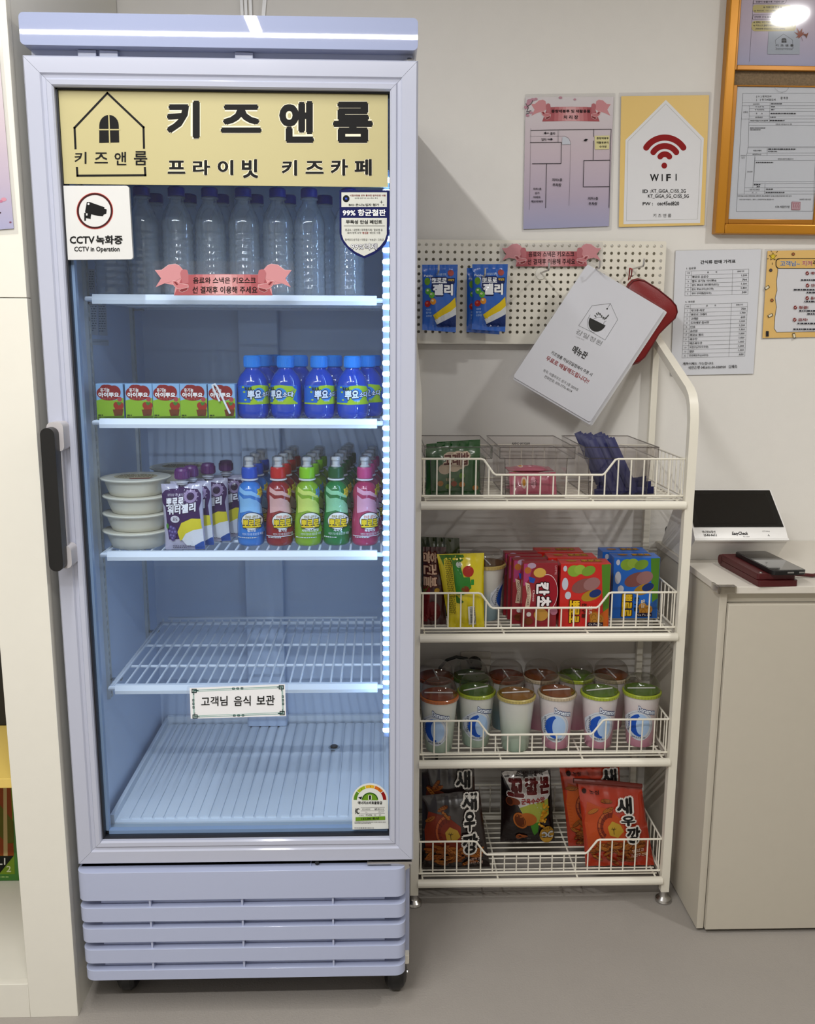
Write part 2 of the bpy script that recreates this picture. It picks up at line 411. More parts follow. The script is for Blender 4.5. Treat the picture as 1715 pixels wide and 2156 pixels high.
# ------------------------------------------------------------------ refrigerator
FR = thing('display_refrigerator', 'tall pale lavender glass-door display refrigerator with yellow header sign', 'refrigerator', (0, .3, 0))
mb = MB(); mb.rbox(-.316, -.2925, .046, .60, .085, 1.765, .003); mb.rbox(.2925, .316, .046, .60, .085, 1.765, .003)
mb.box(-.2925, .2925, .575, .60, .09, 1.765); mb.box(-.2925, .2925, .05, .575, 1.742, 1.765); mb.box(-.2925, .2925, .05, .575, .325, .345)
part(FR, 'outer_cabinet', mb, M_fridge)
mb = MB(); mb.box(-.2925, -.2900, .05, .575, .345, 1.742); mb.box(.2900, .2925, .05, .575, .345, 1.742); mb.box(-.29, .29, .552, .575, .345, 1.742)
mb.box(-.29, .29, .05, .552, 1.735, 1.742); mb.box(-.29, .29, .05, .552, .345, .358)
part(FR, 'inner_liner', mb, M_liner, smooth=False)
# header
mb = MB(); mb.prism(rrect(-.32, .32, 1.775, 1.824, .008), 'y', -.006, .60)
o = part(FR, 'header_panel', mb, mat('header_gloss_enamel', S(160, 169, 200), .02, spec=.3))
bv = o.modifiers.new('soft_edge', 'BEVEL'); bv.width = .005; bv.segments = 3; bv.limit_method = 'ANGLE'; bv.harden_normals = True
part(FR, 'header_recess', MB().box(-.312, .312, .02, .59, 1.763, 1.776), M_fridge, smooth=False)
for hx in (-.235, -.2, .02):
    part(FR, 'header_clip', MB().rbox(hx, hx+.03, .012, .03, 1.763, 1.774, .001), M_fridge)
# door
prof = [(0, .046), (0, .004), (.003, 0), (.0265, 0), (.029, .0035), (.034, .0045), (.0365, .0012), (.044, .0015), (.0465, .005), (.0465, .036)]
DX0, DX1, DZ0, DZ1 = -.321, .321, .3225, 1.7623
gk = MB()
for x0, x1, z0, z1 in ((-.276, -.2715, .366, 1.718), (.2738, .276, .366, 1.718)): gk.box(x0, x1, .012, .044, z0, z1)
for z0, z1 in ((.366, .3705), (1.7135, 1.718)): gk.box(-.276, .276, .012, .044, z0, z1)
door = part(FR, 'door', gk, mat('door_gasket', S(30, 31, 38), .6), smooth=False)
door['label'] = 'hinged glass door with white profile frame'
g = .00025
def mitre(side):
    vs = []
    for end in (0, 1):
        for d, y in prof:
            if side == 'T': v = (DX0+d+g if end == 0 else DX1-d-g, y, DZ1-d)
            if side == 'B': v = (DX0+d+g if end == 0 else DX1-d-g, y, DZ0+d)
            if side == 'L': v = (DX0+d, y, DZ0+d+g if end == 0 else DZ1-d-g)
            if side == 'R': v = (DX1-d, y, DZ0+d+g if end == 0 else DZ1-d-g)
            vs.append(v)
    n = len(prof); fs = [(i, i+1, n+i+1, n+i) for i in range(n-1)]+[(n-1, 0, n, 2*n-1), tuple(range(n)), tuple(range(2*n-1, n-1, -1))]
    return MB().add(vs, fs)
for sd, nm in (('T', 'door_rail'), ('B', 'door_rail'), ('L', 'door_stile'), ('R', 'door_stile')):
    part(FR, nm, mitre(sd), M_frame, parent=door, angle=25)
part(FR, 'glass_pane', MB().box(-.2714, .2737, .021, .026, .3708, 1.7132), M_glass, parent=door, smooth=False)
gp = MB()
for z0, z1, x0, x1 in ((.3708, .378, -.2714, .2714), (.3708, 1.56, -.2714, -.2665)): gp.box(x0, x1, .027, .04, z0, z1)
part(FR, 'pane_spacer', gp, mat('pane_spacer_plastic', S(150, 170, 198), .4), parent=door, smooth=False)
# handle
a, b = X(106, 905, -.04), X(123, 1195, -.04)
hx = (a.x+b.x)/2
o = part(FR, 'handle_grip', MB().prism(rrect(hx-.0125, hx+.0115, b.z-.004, a.z+.004, .0115, 6), 'y', -.052, -.026), M_black, parent=door); o['label'] = 'black vertical grip bar'
bv = o.modifiers.new('round', 'BEVEL'); bv.width = .004; bv.segments = 3; bv.limit_method = 'ANGLE'; bv.harden_normals = True
for z0, z1 in ((a.z-.038, a.z+.012), (b.z-.004, b.z+.036)):
    o = part(FR, 'handle_bracket', MB().prism(rrect(hx-.009, hx+.019, z0, z1, .009, 5), 'y', -.03, .002), mat('handle_bracket_plastic', S(188, 184, 186), .35), parent=door)
part(FR, 'handle_backplate', MB().prism(rrect(hx-.004, hx+.012, b.z, a.z, .004, 3), 'y', -.027, -.02), mat('handle_bracket_plastic', S(188, 184, 186), .35), parent=door)
# hinges
mb = MB(); c = X(862, 115, .02); mb.lathe([(.012, 0), (.013, .002), (.006, .004), (.004, .0075)], 20, (c.x, .018, 1.7625)); mb.box(c.x-.02, c.x+.012, .02, .05, 1.763, 1.7655)
part(FR, 'hinge', mb, M_chrome)
mb = MB(); mb.box(.232, .318, -.002, .04, .3165, .3215); mb.prism([(.275, .3165), (.312, .3165), (.314, .308), (.303, .301), (.293, .303)], 'y', .0, .012); mb.cyl((.303, .006, .303), (.303, .006, .3165), .006)
part(FR, 'hinge', mb, M_chrome)
# kick grille
GX0, GX1 = -.3225, .3065
part(FR, 'grille_back', MB().box(GX0+.004, GX1-.004, .05, .07, .09, .32), M_fridge, smooth=False)
part(FR, 'grille_top', MB().box(GX0+.004, GX1-.006, .012, .05, .308, .3125), M_fridge, smooth=False)
part(FR, 'grille_top_seam', MB().box(.122, .1235, .002, .05, .3126, .315), M_fridge, smooth=False)
part(FR, 'lock_knob', MB().cyl((.135, .004, .3175), (.135, .02, .3175), .004, 12), M_black)
bars = [(.2535, .3125, .02), (.2085, .2378, .018), (.1645, .1940, .018), (.1195, .1487, .018), (.0822, .1035, .02)]
for i, (z0, z1, r) in enumerate(bars):
    pts = rrect(GX0+.0009*i, GX1, -.012, .05, r, 6, (0, 0, 1, 1))
    o = part(FR, 'grille_bar', MB().prism(pts, 'z', z0, z1), M_fridge)
    bv = o.modifiers.new('soft', 'BEVEL'); bv.width = .0025; bv.segments = 2; bv.limit_method = 'ANGLE'; bv.angle_limit = math.radians(60); bv.harden_normals = True
xs = [X(q, 1900, 0).x for q in (209, 318, 511, 701, 812)]
for i in range(4):
    zt, zb = bars[i][0], bars[i+1][1]
    for k in range(4): part(FR, 'grille_louvre', MB().rbox(xs[k]+.002, xs[k+1]-.002, .004, .009, zb+.0002, zb+.0105, .001), M_fridge)
    for k in range(1, 4): part(FR, 'grille_divider', MB().box(xs[k]-.0018, xs[k]+.0018, -.009, .05, zb, zt), M_fridge, smooth=False)
for cx, cyy in ((-.258, .075), (.288, .062), (-.25, .52), (.26, .52)):
    o = part(FR, 'caster', MB().rbox(cx-.014, cx+.014, cyy-.01, cyy+.02, .07, .09, .003), M_black)
    mb = MB(); mb.tube([(cx+d_, cyy, .034) for d_ in (-.023, -.021, -.016, -.008, .008, .016, .021, .023)], [.010, .019, .0275, .0335, .0335, .0275, .019, .010], 28)
    part(FR, 'wheel', mb, M_black, parent=o)
    part(FR, 'axle_bolt', MB().cyl((cx-.0255, cyy, .034), (cx+.0255, cyy, .034), .004, 10), M_chrome, parent=o)
part(FR, 'foot_bracket', MB().rbox(.298, .315, .03, .06, .075, .095, .002), M_cream)
# inside fittings
mb = MB(); mb.box(-.27, .27, .075, .545, .358, .368)
xk = -.262
while xk < .262:
    mb.box(xk, xk+.0175, .088, .535, .368, .3715); xk += .0225 if random.random() < .7 else .027
mb.box(-.272, .272, .538, .548, .358, .39); mb.box(-.278, -.27, .075, .548, .358, .384); mb.box(.27, .278, .075, .548, .358, .384)
part(FR, 'floor_tray', mb, mat('tray_plastic', S(222, 230, 240), .4))
part(FR, 'front_sill', MB().rbox(-.28, .28, .05, .074, .358, .366, .002), mat('sill_plastic', S(165, 178, 190), .4))
c = XZ(703, 1573, .372); mb = MB(); mb.lathe([(.0085, 0), (.0085, .003), (.007, .0045)], 20, (c.x, c.y, .3718)); part(FR, 'drain_plug', mb, M_black)
mb = MB(); mb.lathe([(.014, 0), (.013, .0009)], 24, (c.x, c.y, .3713)); part(FR, 'drain_collar', mb, mat('sill_plastic', S(165, 178, 190), .4))
dl, dr = X(522, 1400, .53).x, X(600, 1400, .53).x
part(FR, 'air_duct', MB().rbox(dl, dr, .522, .552, .395, 1.735, .003), M_liner)
part(FR, 'duct_cover', MB().rbox(dl-.003, dr+.003, .515, .552, .372, .40, .003), M_liner)
for sx_ in (-1, 1):
    for yy in (.150, .455):
        x0 = sx_*.29; mb = MB(); xa, xb = sorted((x0, x0-sx_*.006))
        zlo = .60 if yy < .2 else .61
        mb.box(xa, xb, yy-.010, yy-.005, zlo, 1.70); mb.box(xa, xb, yy+.005, yy+.010, zlo, 1.70); 
        o = part(FR, 'shelf_pilaster', mb, mat('zinc_pilaster', S(206, 212, 216), .35, metal=.15), smooth=False)
        sl = MB(); z = zlo; xa2, xb2 = sorted((x0-sx_*.003, x0-sx_*.0045))      # punched web: solid bridges between open slots
        while z < 1.69: sl.box(xa2, xb2, yy-.005, yy+.005, z, z+.008); z += .016
        part(FR, 'slotted_web', sl, mat('zinc_pilaster', S(206, 212, 216), .35, metal=.15), parent=o, smooth=False)
# paper labels stuck on the left liner wall
def on_left(a, b, h): d = ray(a, b); q = CAM+d*((-.2897-CAM.x)/d.x); return q+Vector((h, 0, 0))-Vector(FR.location)
for qd, sd in ((((185, 634), (204, 636), (206, 706), (188, 704)), 3), (((205, 634), (223, 636), (226, 707), (208, 706)), 4), (((190, 713), (228, 716), (229, 728), (191, 726)), 5), (((179, 566), (199, 567), (201, 618), (181, 616)), 6)):
    p = Print(on_left); p.poly(qd, '#c9ced4'); p.up(); p.dense(qd[0][0]+2.5, qd[0][1]+5, qd[1][0]-1.5, qd[2][1]-6, max(1, int((qd[2][1]-qd[0][1])/6)), '#6c7480', .6, sd); p.make(FR, 'paper_label')
# wire shelves
SHELF = [1.386, 1.164, .914, .648]
for zs in SHELF:
    mb = MB(); r = .0022
    mb.tube([(-.268, .088, zs-.004), (.266, .088, zs-.004), (.266, .50, zs-.004), (-.268, .50, zs-.004)], .0036, 8, closed=True)
    for yy in (.215, .345): mb.tube([(-.268, yy, zs-.006), (.266, yy, zs-.006)], .003, 8)
    n = 27
    for k in range(n):
        xx = -.262+.522*k/(n-1); mb.tube([(xx, .088, zs-r), (xx, .50, zs-r), (xx, .503, zs+.008)], r, 6)
    mb.tube([(-.25, .503, zs+.008), (.25, .503, zs+.008)], .0036, 8)
    o = part(FR, 'wire_shelf', mb, M_wire)
    rail = MB(); rail.prism([(.080, zs-.013), (.090, zs-.013), (.092, zs-.004), (.092, zs+.004), (.083, zs+.004), (.079, zs-.006)], 'x', -.256, .252)
    part(FR, 'front_rail', rail, mat('shelf_rail_plastic', S(228, 236, 248), .3), parent=o)
    for sx_ in (-1, 1):
        for yy in (.147, .455): part(FR, 'shelf_clip', MB().rbox(min(sx_*.284, sx_*.262), max(sx_*.284, sx_*.262), yy, yy+.012, zs-.012, zs-.0085, .001), M_chrome, parent=o)
# light strip
lx = X(815, 1050, .058).x; zt, zb = 1.60, X(815, 1545, .058).z
ls = part(FR, 'led_strip', MB().rbox(lx-.0065, .2895, .056, .07, zb, zt, .001), mat('led_channel', S(170, 190, 225), .3))
chips = MB(); z = zb+.006
while z < zt-.01: chips.rbox(lx-.0085, lx+.0085, .0495, .0565, z, z+.0095, .003); z += .0195
part(FR, 'led_lens', chips, mat('led_light', S(235, 242, 255), .3, emit=((.42, .66, 1.0, 1), 78.0)), parent=ls)
part(FR, 'led_cover', MB().rbox(lx-.0082, lx+.0082, .0505, .0555, zb-.004, zt, .002), mat('led_channel', S(170, 190, 225), .3), parent=ls)

# header sign
sg = part(FR, 'header_sign', MB().box(-.2712, .2712, .0165, .0195, X(500, 391, .018).z, 1.7130), mat('sign_yellow', S(186, 176, 126), .5), smooth=False)
p = Print(on_plane(FR, .0165)); K = '#0d0c0c'; Wt = '#f2ead0'
for ch, bx in (('키', (349, 210, 422, 294)), ('즈', (463, 218, 552, 282)), ('앤', (586, 211, 662, 303)), ('룸', (699, 212, 786, 303))):
    p.h = .0003; p.text(ch, bx, Wt, .085, 3); p.h = .0006; x0, y0, x1, y1 = bx; p.text(ch, (x0+1.5, y0+1.5, x1-1.5, y1-1.5), K, .045, 3)
for ch, bx in (('프', (352, 337, 391, 367)), ('라', (405, 336, 443, 370)), ('이', (457, 336, 492, 370)), ('빗', (508, 334, 544, 376)), ('키', (592, 336, 626, 371)), ('즈', (642, 338, 682, 367)), ('카', (695, 334, 733, 371)), ('페', (745, 334, 783, 371))):
    p.h = .0003; p.text(ch, bx, Wt, .08, 3); p.h = .0006; x0, y0, x1, y1 = bx; p.text(ch, (x0+.8, y0+.8, x1-.8, y1-.8), K, .035, 3)
p.make(FR, 'sign_lettering', sg)
def house_logo(p, f, lw, K='#0d0c0c', bg='#bab07e'):
    p.line([f(159, 312), f(157, 269), f(226, 196), f(302, 268), f(303, 311)], lw, K); p.line([f(162, 354), f(163, 370), f(306, 369), f(305, 354)], lw, K)
    arch = [f(209, 301)]+[f(229.5-20.5*math.cos(PI*i/12), 264-22*math.sin(PI*i/12)) for i in range(13)]+[f(251, 300)]
    p.poly(arch, K); p.up(); p.line([f(229, 241), f(231, 301)], lw*.6, bg); p.line([f(208, 273), f(252, 273)], lw*.6, bg)
    for ch, (a, b, c, d) in (('키', (157, 320, 182, 345)), ('즈', (199, 321, 227, 344)), ('앤', (241, 320, 266, 348)), ('룸', (282, 318, 310, 348))):
        (x0, y0), (x1, y1) = f(a, b), f(c, d); p.text(ch, (x0, y0, x1, y1), K, .015, 2)
p = Print(on_plane(FR, .0165)); house_logo(p, lambda a, b: (a, b), 4.4); p.make(FR, 'house_logo', sg)

# shield decal
Zs = lambda a, b: (700+a/11.433, 390+b/11.433)
GY = .0205
p = Print(on_plane(FR, GY)); nav = '#0a1250'; gr = '#cfd0c8'
out = [Zs(165, 120), Zs(1370, 120), Zs(1360, 1150)]+[Zs(x, y) for x, y in ((1335, 1290), (1270, 1420), (1160, 1540), (1000, 1660), (760, 1760), (560, 1680), (400, 1560), (270, 1420), (195, 1290), (165, 1150))]
p.poly(out, nav); p.up(); b = Zs
p.poly([Zs(212, 172), Zs(1305, 172), Zs(1303, 525), Zs(212, 525)], gr)
p.poly([Zs(214, 790), Zs(1303, 790), Zs(1300, 1180), Zs(1255, 1320), Zs(1150, 1460), Zs(1000, 1590), Zs(755, 1705), Zs(540, 1600), Zs(370, 1460), Zs(265, 1320), Zs(216, 1180)], gr); p.up()
def zt_(p, body, x0, y0, x1, y1, c, bold=.02, Zf=Zs, **k):
    a_, b_ = Zf(x0, y0); c_, d_ = Zf(x1, y1); p.text(body, (a_, b_, c_, d_), c, bold, **k)
p.ell(*Zs(325, 325), 7, 7.4, '#06080f'); p.up(); p.rect(*Zs(300, 300), *Zs(350, 345), '#3b55c0')
zt_(p, '시험과정을 모두 통과한 칼라강판 사용', 410, 225, 1275, 270, '#7c1512'); zt_(p, '글로벌 검증기관 SGS시험소 통과', 530, 295, 1085, 330, '#444444', .0)
zt_(p, 'BIO 은나노입자 첨가', 390, 440, 1115, 505, '#111111')
for cx, cy, q in ((1172, 405, 50), (1222, 475, 28)):
    p.poly([Zs(cx, cy-q), Zs(cx+q*.13, cy-q*.13), Zs(cx+q, cy), Zs(cx+q*.13, cy+q*.13), Zs(cx, cy+q), Zs(cx-q*.13, cy+q*.13), Zs(cx-q, cy), Zs(cx-q*.13, cy-q*.13)], '#111111')
zt_(p, '99% 항균철판', 240, 580, 1280, 745, '#f2f2f2', .03); zt_(p, '무독성 안심 페인트', 318, 838, 1190, 932, '#141414', .03)
p.line([Zs(275, 980), Zs(1250, 980)], .6, '#333333')
zt_(p, '중금속 / 내연제 / 화학첨가제 / 할로겐 등', 300, 1050, 1200, 1108, '#222222', .0); zt_(p, '38개 항목 모두', 350, 1120, 690, 1172, '#222222', .0); zt_(p, "'불검출'", 705, 1120, 865, 1172, '#8c1a15', .01); zt_(p, '페인트 사용', 890, 1120, 1145, 1172, '#222222', 0)
zt_(p, '황색포도상구균 / 대장균 / 녹농균 / 고초균', 295, 1285, 1230, 1338, '#222222', .0); zt_(p, '99%억제', 440, 1400, 1065, 1555, '#f4f4f4', .0, out='#10164a', ow=.04)
o = p.make(FR, 'shield_decal'); o['label'] = 'navy shield-shaped decal on the glass'
# energy label
Ze = lambda a, b: (720+a/13.19, 1630+b/13.19)
p = Print(on_plane(FR, GY)); wc = '#dfe1dc'
p.poly([Ze(285, 1535), Ze(270, 730)]+[Ze(775-505*math.cos(PI*i/16), 735-490*math.sin(PI*i/16)) for i in range(17)]+[Ze(1275, 735), Ze(1288, 1510)], wc); p.up()
cx, cy = Ze(772, 720)
for i, c in enumerate(('#5c8a1e', '#9fb41f', '#e0b02a', '#cf6a1a', '#8e1210')): p.arc(cx, cy, 27.5, 34.5, 180+36*i+1.2, 180+36*(i+1)-1.2, c, 8, .93)
p.arc(cx, cy, 0, 17.3, 180, 360, '#6a961f', 20, .95); p.up(); p.arc(cx, cy, 14.8, 17.3, 188, 352, '#2f5a12', 20, .95); p.poly([Ze(440, 640), Ze(552, 615), Ze(530, 705)], '#0c0c0c')
for i, t in enumerate('1234'):
    an = math.radians(198+36*i); p.fit(t, cx+31*math.cos(an), cy+29*math.sin(an), 3, '#1a2a08')
p.text('1', (cx-2, Ze(0, 580)[1], cx+2, Ze(0, 705)[1]), '#0c0c0c', .03, out='#eef2e0')
zt_(p, '에너지소비효율등급', 435, 745, 1110, 828, '#111111', .03, Ze); zt_(p, 'K', 365, 940, 430, 1095, '#111111', .02, Ze); zt_(p, 'C', 405, 940, 478, 1090, '#111111', .01, Ze)
for yy, x0, x1 in ((915, 520, 1180), (1000, 520, 1180), (1082, 500, 1180)): p.line([Ze(x0, yy+8), Ze(x1, yy-4)], .5, '#777777')
zt_(p, '월간소비전력량', 555, 945, 780, 985, '#333333', 0, Ze); zt_(p, '69.3', 900, 935, 1030, 980, '#222222', .01, Ze); zt_(p, 'kWh/월', 1040, 942, 1155, 975, '#333333', 0, Ze); zt_(p, 'CO₂', 640, 1035, 700, 1065, '#333333', 0, Ze); zt_(p, '40g/시간', 1000, 1020, 1160, 1055, '#222222', 0, Ze)
zt_(p, '모 델 명', 470, 1120, 590, 1150, '#222222', 0, Ze); zt_(p, 'FT-470R', 660, 1110, 830, 1140, '#111111', .02, Ze); zt_(p, '용   량', 880, 1110, 1080, 1138, '#222222', 0, Ze)
p.poly([Ze(372, 1185), Ze(1192, 1158), Ze(1192, 1258), Ze(372, 1288)], '#6a961f'); p.up(); zt_(p, '133,000 원/년', 540, 1195, 1020, 1265, '#0d0d0d', .03, Ze, dy=-1)
p.dense(*Ze(345, 1310), *Ze(1215, 1375), 2, '#555555', .5, 3); p.dense(*Ze(340, 1470), *Ze(1240, 1510), 1, '#555555', .5, 4)
o = p.make(FR, 'energy_label'); o['label'] = 'round-topped energy rating label low on the glass'

# ------------------------------------------------------------------ signs fixed on the glass
Zc = lambda a, b: (80+a/2.1987, 370+b/2.1987)
def flat(name, label, cat, pts, Y0, Y1, m, group=None, pname='board', edge=None):
    """a thin board whose outline is given in photo pixels on the plane y = Y0"""
    q = [X(a_, b_, Y0) for a_, b_ in pts]; c = sum(q, Vector())/len(q)
    t = thing(name, label, cat, (c.x, Y1, min(v.z for v in q)), group)
    part(t, pname, MB().prism([(v.x, v.z) for v in q], 'y', Y0, Y1), m, smooth=False); return t
def px_rr(tl, tr, br, bl, r, n=5):          # rounded corners on a pixel quad
    c = [Vector(v) for v in (tl, tr, br, bl)]; o = []
    for i in range(4):
        p0, p1, p2 = c[i-1], c[i], c[(i+1) % 4]; a_ = (p0-p1).normalized()*r; b_ = (p2-p1).normalized()*r
        for k in range(n+1):
            t = k/n; o.append(tuple(p1+a_*(1-t)**2+b_*t**2))
    return o
t = flat('camera_notice', 'square white surveillance camera notice plate on the fridge glass', 'sign', px_rr((128, 391), (271, 391), (280, 546), (134, 547), 7), .0125, .0205, mat('white_acrylic', S(214, 214, 212), .3))
p = Print(on_plane(t, .0125)); cx, cy = Zc(263, 163)
p.arc(cx, cy, 33.5, 37.5, 0, 360, '#3a0c0c', 40); p.arc(cx, cy, 37.5, 38.6, 0, 360, '#c9574e', 40)
p.poly([Zc(*q) for q in ((226, 122), (240, 122), (308, 146), (306, 152), (318, 156), (316, 176), (304, 180), (300, 188), (278, 186), (220, 172), (218, 166))], '#0c0c0c')
p.poly([Zc(*q) for q in ((230, 172), (247, 176), (243, 196), (228, 192))], '#0c0c0c'); p.poly([Zc(*q) for q in ((214, 172), (222, 172), (222, 208), (214, 208))], '#0c0c0c'); p.poly([Zc(*q) for q in ((222, 184), (244, 188), (244, 200), (222, 196))], '#0c0c0c')
p.up(); p.ell(*Zc(234, 131), 2.2, 2.2, '#e8e8e8', 12)
zt_(p, 'CCTV', 147, 280, 262, 315, '#141414', .03, Zc); zt_(p, '녹화중', 268, 276, 392, 318, '#141414', .035, Zc); zt_(p, 'CCTV in Operation', 168, 328, 378, 357, '#141414', .022, Zc)
p.make(t, 'lettering')

def ribbon(p, f, tail='#c78a8e', tab='#b06a6f', band='#a4565b', lite='#d2a0a2', edge='#e2c2c2'):
    """pink scroll banner drawn in the unit box, f maps 0..1"""
    for m_ in (0, 1):
        g_ = (lambda x, y: f(x, y)) if m_ == 0 else (lambda x, y: f(1-x, y))
        q = [g_(*a) for a in ((0, .20), (.05, .19), (.10, .03), (.15, 0), (.18, .06), (.205, .42), (.16, .52), (.07, .62), (.005, .74), (.045, .46))]
        p.poly(q, tail); p.line(q[:5], .6, edge)
    p.up()
    p.poly([f(*q) for q in ((.205, .35), (.5, .325), (.795, .35), (.86, 1.0), (.5, .97), (.14, 1.0))], band)
    for k, c in ((.30, '#b5696d'), (.35, '#c07d80'), (.40, '#c98d8f'), (.44, lite)): p.poly([f(k, .335), f(1-k, .335), f(1-k+.01, .975), f(k-.01, .975)], c)
    p.up()
    for m_ in (0, 1):
        g_ = (lambda x, y: f(x, y)) if m_ == 0 else (lambda x, y: f(1-x, y))
        p.poly([g_(*q) for q in ((.185, .30), (.195, .20), (.215, .17), (.238, .20), (.246, .34), (.246, .60), (.205, .66), (.195, .5))], tab)
        q = [g_(*a) for a in ((.125, .56), (.135, .53), (.16, .54), (.18, .62), (.243, .66), (.246, .72), (.22, .80), (.17, .80), (.14, .70), (.125, .56))]; p.poly(q[:-1], '#bd777b'); p.line(q, .6, edge)
        p.poly([g_(*q) for q in ((.138, .57), (.155, .57), (.172, .66), (.158, .68))], '#7c3438')
        q = [g_(*a) for a in ((.246, .74), (.19, .80), (.175, .86), (.20, .90), (.235, .84))]; p.poly(q, '#7c3438'); p.line(q+q[:1], .5, edge)
    p.up()
def ribbon_outline(f):
    return [f(*q) for q in ((0, .20), (.05, .19), (.10, .03), (.15, 0), (.18, .06), (.205, .18), (.235, .22), (.245, .34), (.755, .34), (.765, .22), (.795, .18), (.82, .06), (.85, 0), (.90, .03), (.95, .19), (1, .20), (.955, .46), (.995, .74), (.93, .62), (.85, .68), (.86, 1.0), (.14, 1.0), (.15, .68), (.07, .62), (.005, .74), (.045, .46))]
fz = lambda u, v: Zc(541+632*u, 408+146*v)
t = flat('payment_notice', 'pink ribbon-shaped notice taped on the fridge glass above its second shelf', 'sign', px_rr(Zc(530, 396), Zc(1186, 398), Zc(1184, 538), Zc(532, 540), 8), .0195, .0205, M_lam, pname='clear_film')
part(t, 'paper', MB().prism([(v.x, v.z) for v in (X(q[0], q[1], .0185) for q in ribbon_outline(fz))], 'y', .0182, .0194), ink('#cf8f92'), smooth=False)
p = Print(on_plane(t, .0182)); ribbon(p, fz)
zt_(p, '음료와 스낵은 키오스크', 718, 470, 1008, 499, '#161212', .016, Zc); zt_(p, '선 결재후 이용해 주세요', 715, 512, 1015, 545, '#161212', .016, Zc)
p.make(t, 'lettering')
Zf = lambda a, b: (80+a/2.0915, 1180+b/2.0915)
t = flat('food_storage_notice', 'white laminated food storage notice with green border on the fridge glass', 'sign', px_rr(Zf(655, 553), Zf(1100, 538), Zf(1102, 700), Zf(658, 706), 5), .0195, .0205, M_lam, pname='clear_film')
part(t, 'paper', MB().prism([(v.x, v.z) for v in (X(*Zf(*q), .0185) for q in ((667, 562), (1087, 545), (1092, 685), (672, 697)))], 'y', .0185, .0194), M_paper, smooth=False)
p = Print(on_plane(t, .0185)); gc = '#2a6b62'
def bd(u, v): a_ = Vector(Zf(682, 571)).lerp(Vector(Zf(1076, 555)), u); b_ = Vector(Zf(686, 690)).lerp(Vector(Zf(1080, 675)), u); return tuple(a_.lerp(b_, v))
p.line([bd(0, 0), bd(1, 0), bd(1, 1), bd(0, 1), bd(0, 0)], 1.1, '#5f9c90'); p.line([bd(.01, .05), bd(.99, .05), bd(.99, .95), bd(.01, .95), bd(.01, .05)], .8, '#7fb3a6'); p.up()
for (u, v) in ((0, 0), (1, 0), (1, 1), (0, 1)):
    a_, b_ = bd(u, v); sx_ = 1 if u == 0 else -1; sy_ = 1 if v == 0 else -1
    p.line([(a_-sx_*2, b_-sy_*2), (a_+sx_*7, b_-sy_*2), (a_+sx_*7, b_+sy_*5), (a_-sx_*2, b_+sy_*5), (a_-sx_*2, b_-sy_*2)], 1.6, '#0f2a2a'); p.line([(a_+sx_*2, b_+sy_*1), (a_+sx_*11, b_+sy_*1)], 1.4, '#0f2a2a'); p.line([(a_+sx_*2, b_+sy_*1), (a_+sx_*2, b_+sy_*9)], 1.4, '#0f2a2a')
for k in (-1, 0, 1):
    for v in (0, 1): a_, b_ = bd(.5+k*.048, v); p.line([(a_-2, b_-1.5), (a_+2, b_-1.5), (a_+2, b_+1.5), (a_-2, b_+1.5), (a_-2, b_-1.5)], 1, '#0f2a2a')
    for u in (0, 1): a_, b_ = bd(u, .5+k*.13); p.line([(a_-1.5, b_-2), (a_+1.5, b_-2), (a_+1.5, b_+2), (a_-1.5, b_+2), (a_-1.5, b_-2)], 1, '#0f2a2a')
zt_(p, '고객님', 718, 600, 834, 643, '#151515', .014, Zf, dy=-2); zt_(p, '음식', 862, 597, 936, 641, '#151515', .014, Zf, dy=-1); zt_(p, '보관', 962, 594, 1042, 638, '#151515', .014, Zf, dy=-1)
p.make(t, 'lettering')
# ------------------------------------------------------------------ fridge contents: water
z1, z2, z3 = SHELF[0]+.0004, SHELF[1]+.0004, SHELF[2]+.0004
YB = .137
body = [(27, 621), (31, 619), (33, 613)]
y = 604
while y > 478: body += [(33, y), (33, y-6), (31.3, y-8.5), (31.3, y-10)]; y -= 14
body += [(33, 474), (33, 468), (31.5, 455), (27, 441), (20, 428), (15, 420), (14.5, 413)]
pr = profile_px(514, YB, body, 0)
WB = thing('water_bottle', 'clear unlabelled water bottle with blue cap, front row of the top fridge shelf', 'bottle', (X(514, 500, YB).x, YB, z1), 'water bottles in the front row')
build('bottle_body', MB().lathe(pr, 24, capt=False), M_pet, WB, angle=60)
zt = pr[-1][1]; rn = .0158
build('neck_ring', MB().lathe([(rn-.002, zt), (rn, zt+.001), (rn, zt+.003), (rn-.002, zt+.004)], 24), M_pet, WB)
mb = MB(); mb.lathe([(rn-.0012, zt+.0045), (rn-.0006, zt+.0055), (rn-.0008, zt+.018), (rn-.003, zt+.0205)], 28)
build('cap', mb, mat('blue_cap', S(28, 44, 150), .35), WB)
for px in (303, 376, 444, 586, 652, 735, 233):
    put(copy_tree(WB), (X(px, 520, YB).x, YB+random.uniform(-.003, .004), z1), random.uniform(0, 6), {233: 'clear unlabelled water bottle standing beneath the camera notice', 735: 'clear unlabelled water bottle standing behind the shield-shaped decal'}.get(px))
for k, px in enumerate((330, 400, 468, 540, 608, 684)):
    put(copy_tree(WB), (X(px, 520, YB+.075).x, YB+.078, z1), random.uniform(0, 6), 'clear unlabelled water bottle with blue cap standing behind the front row of bottles', 'water bottles in the second row')

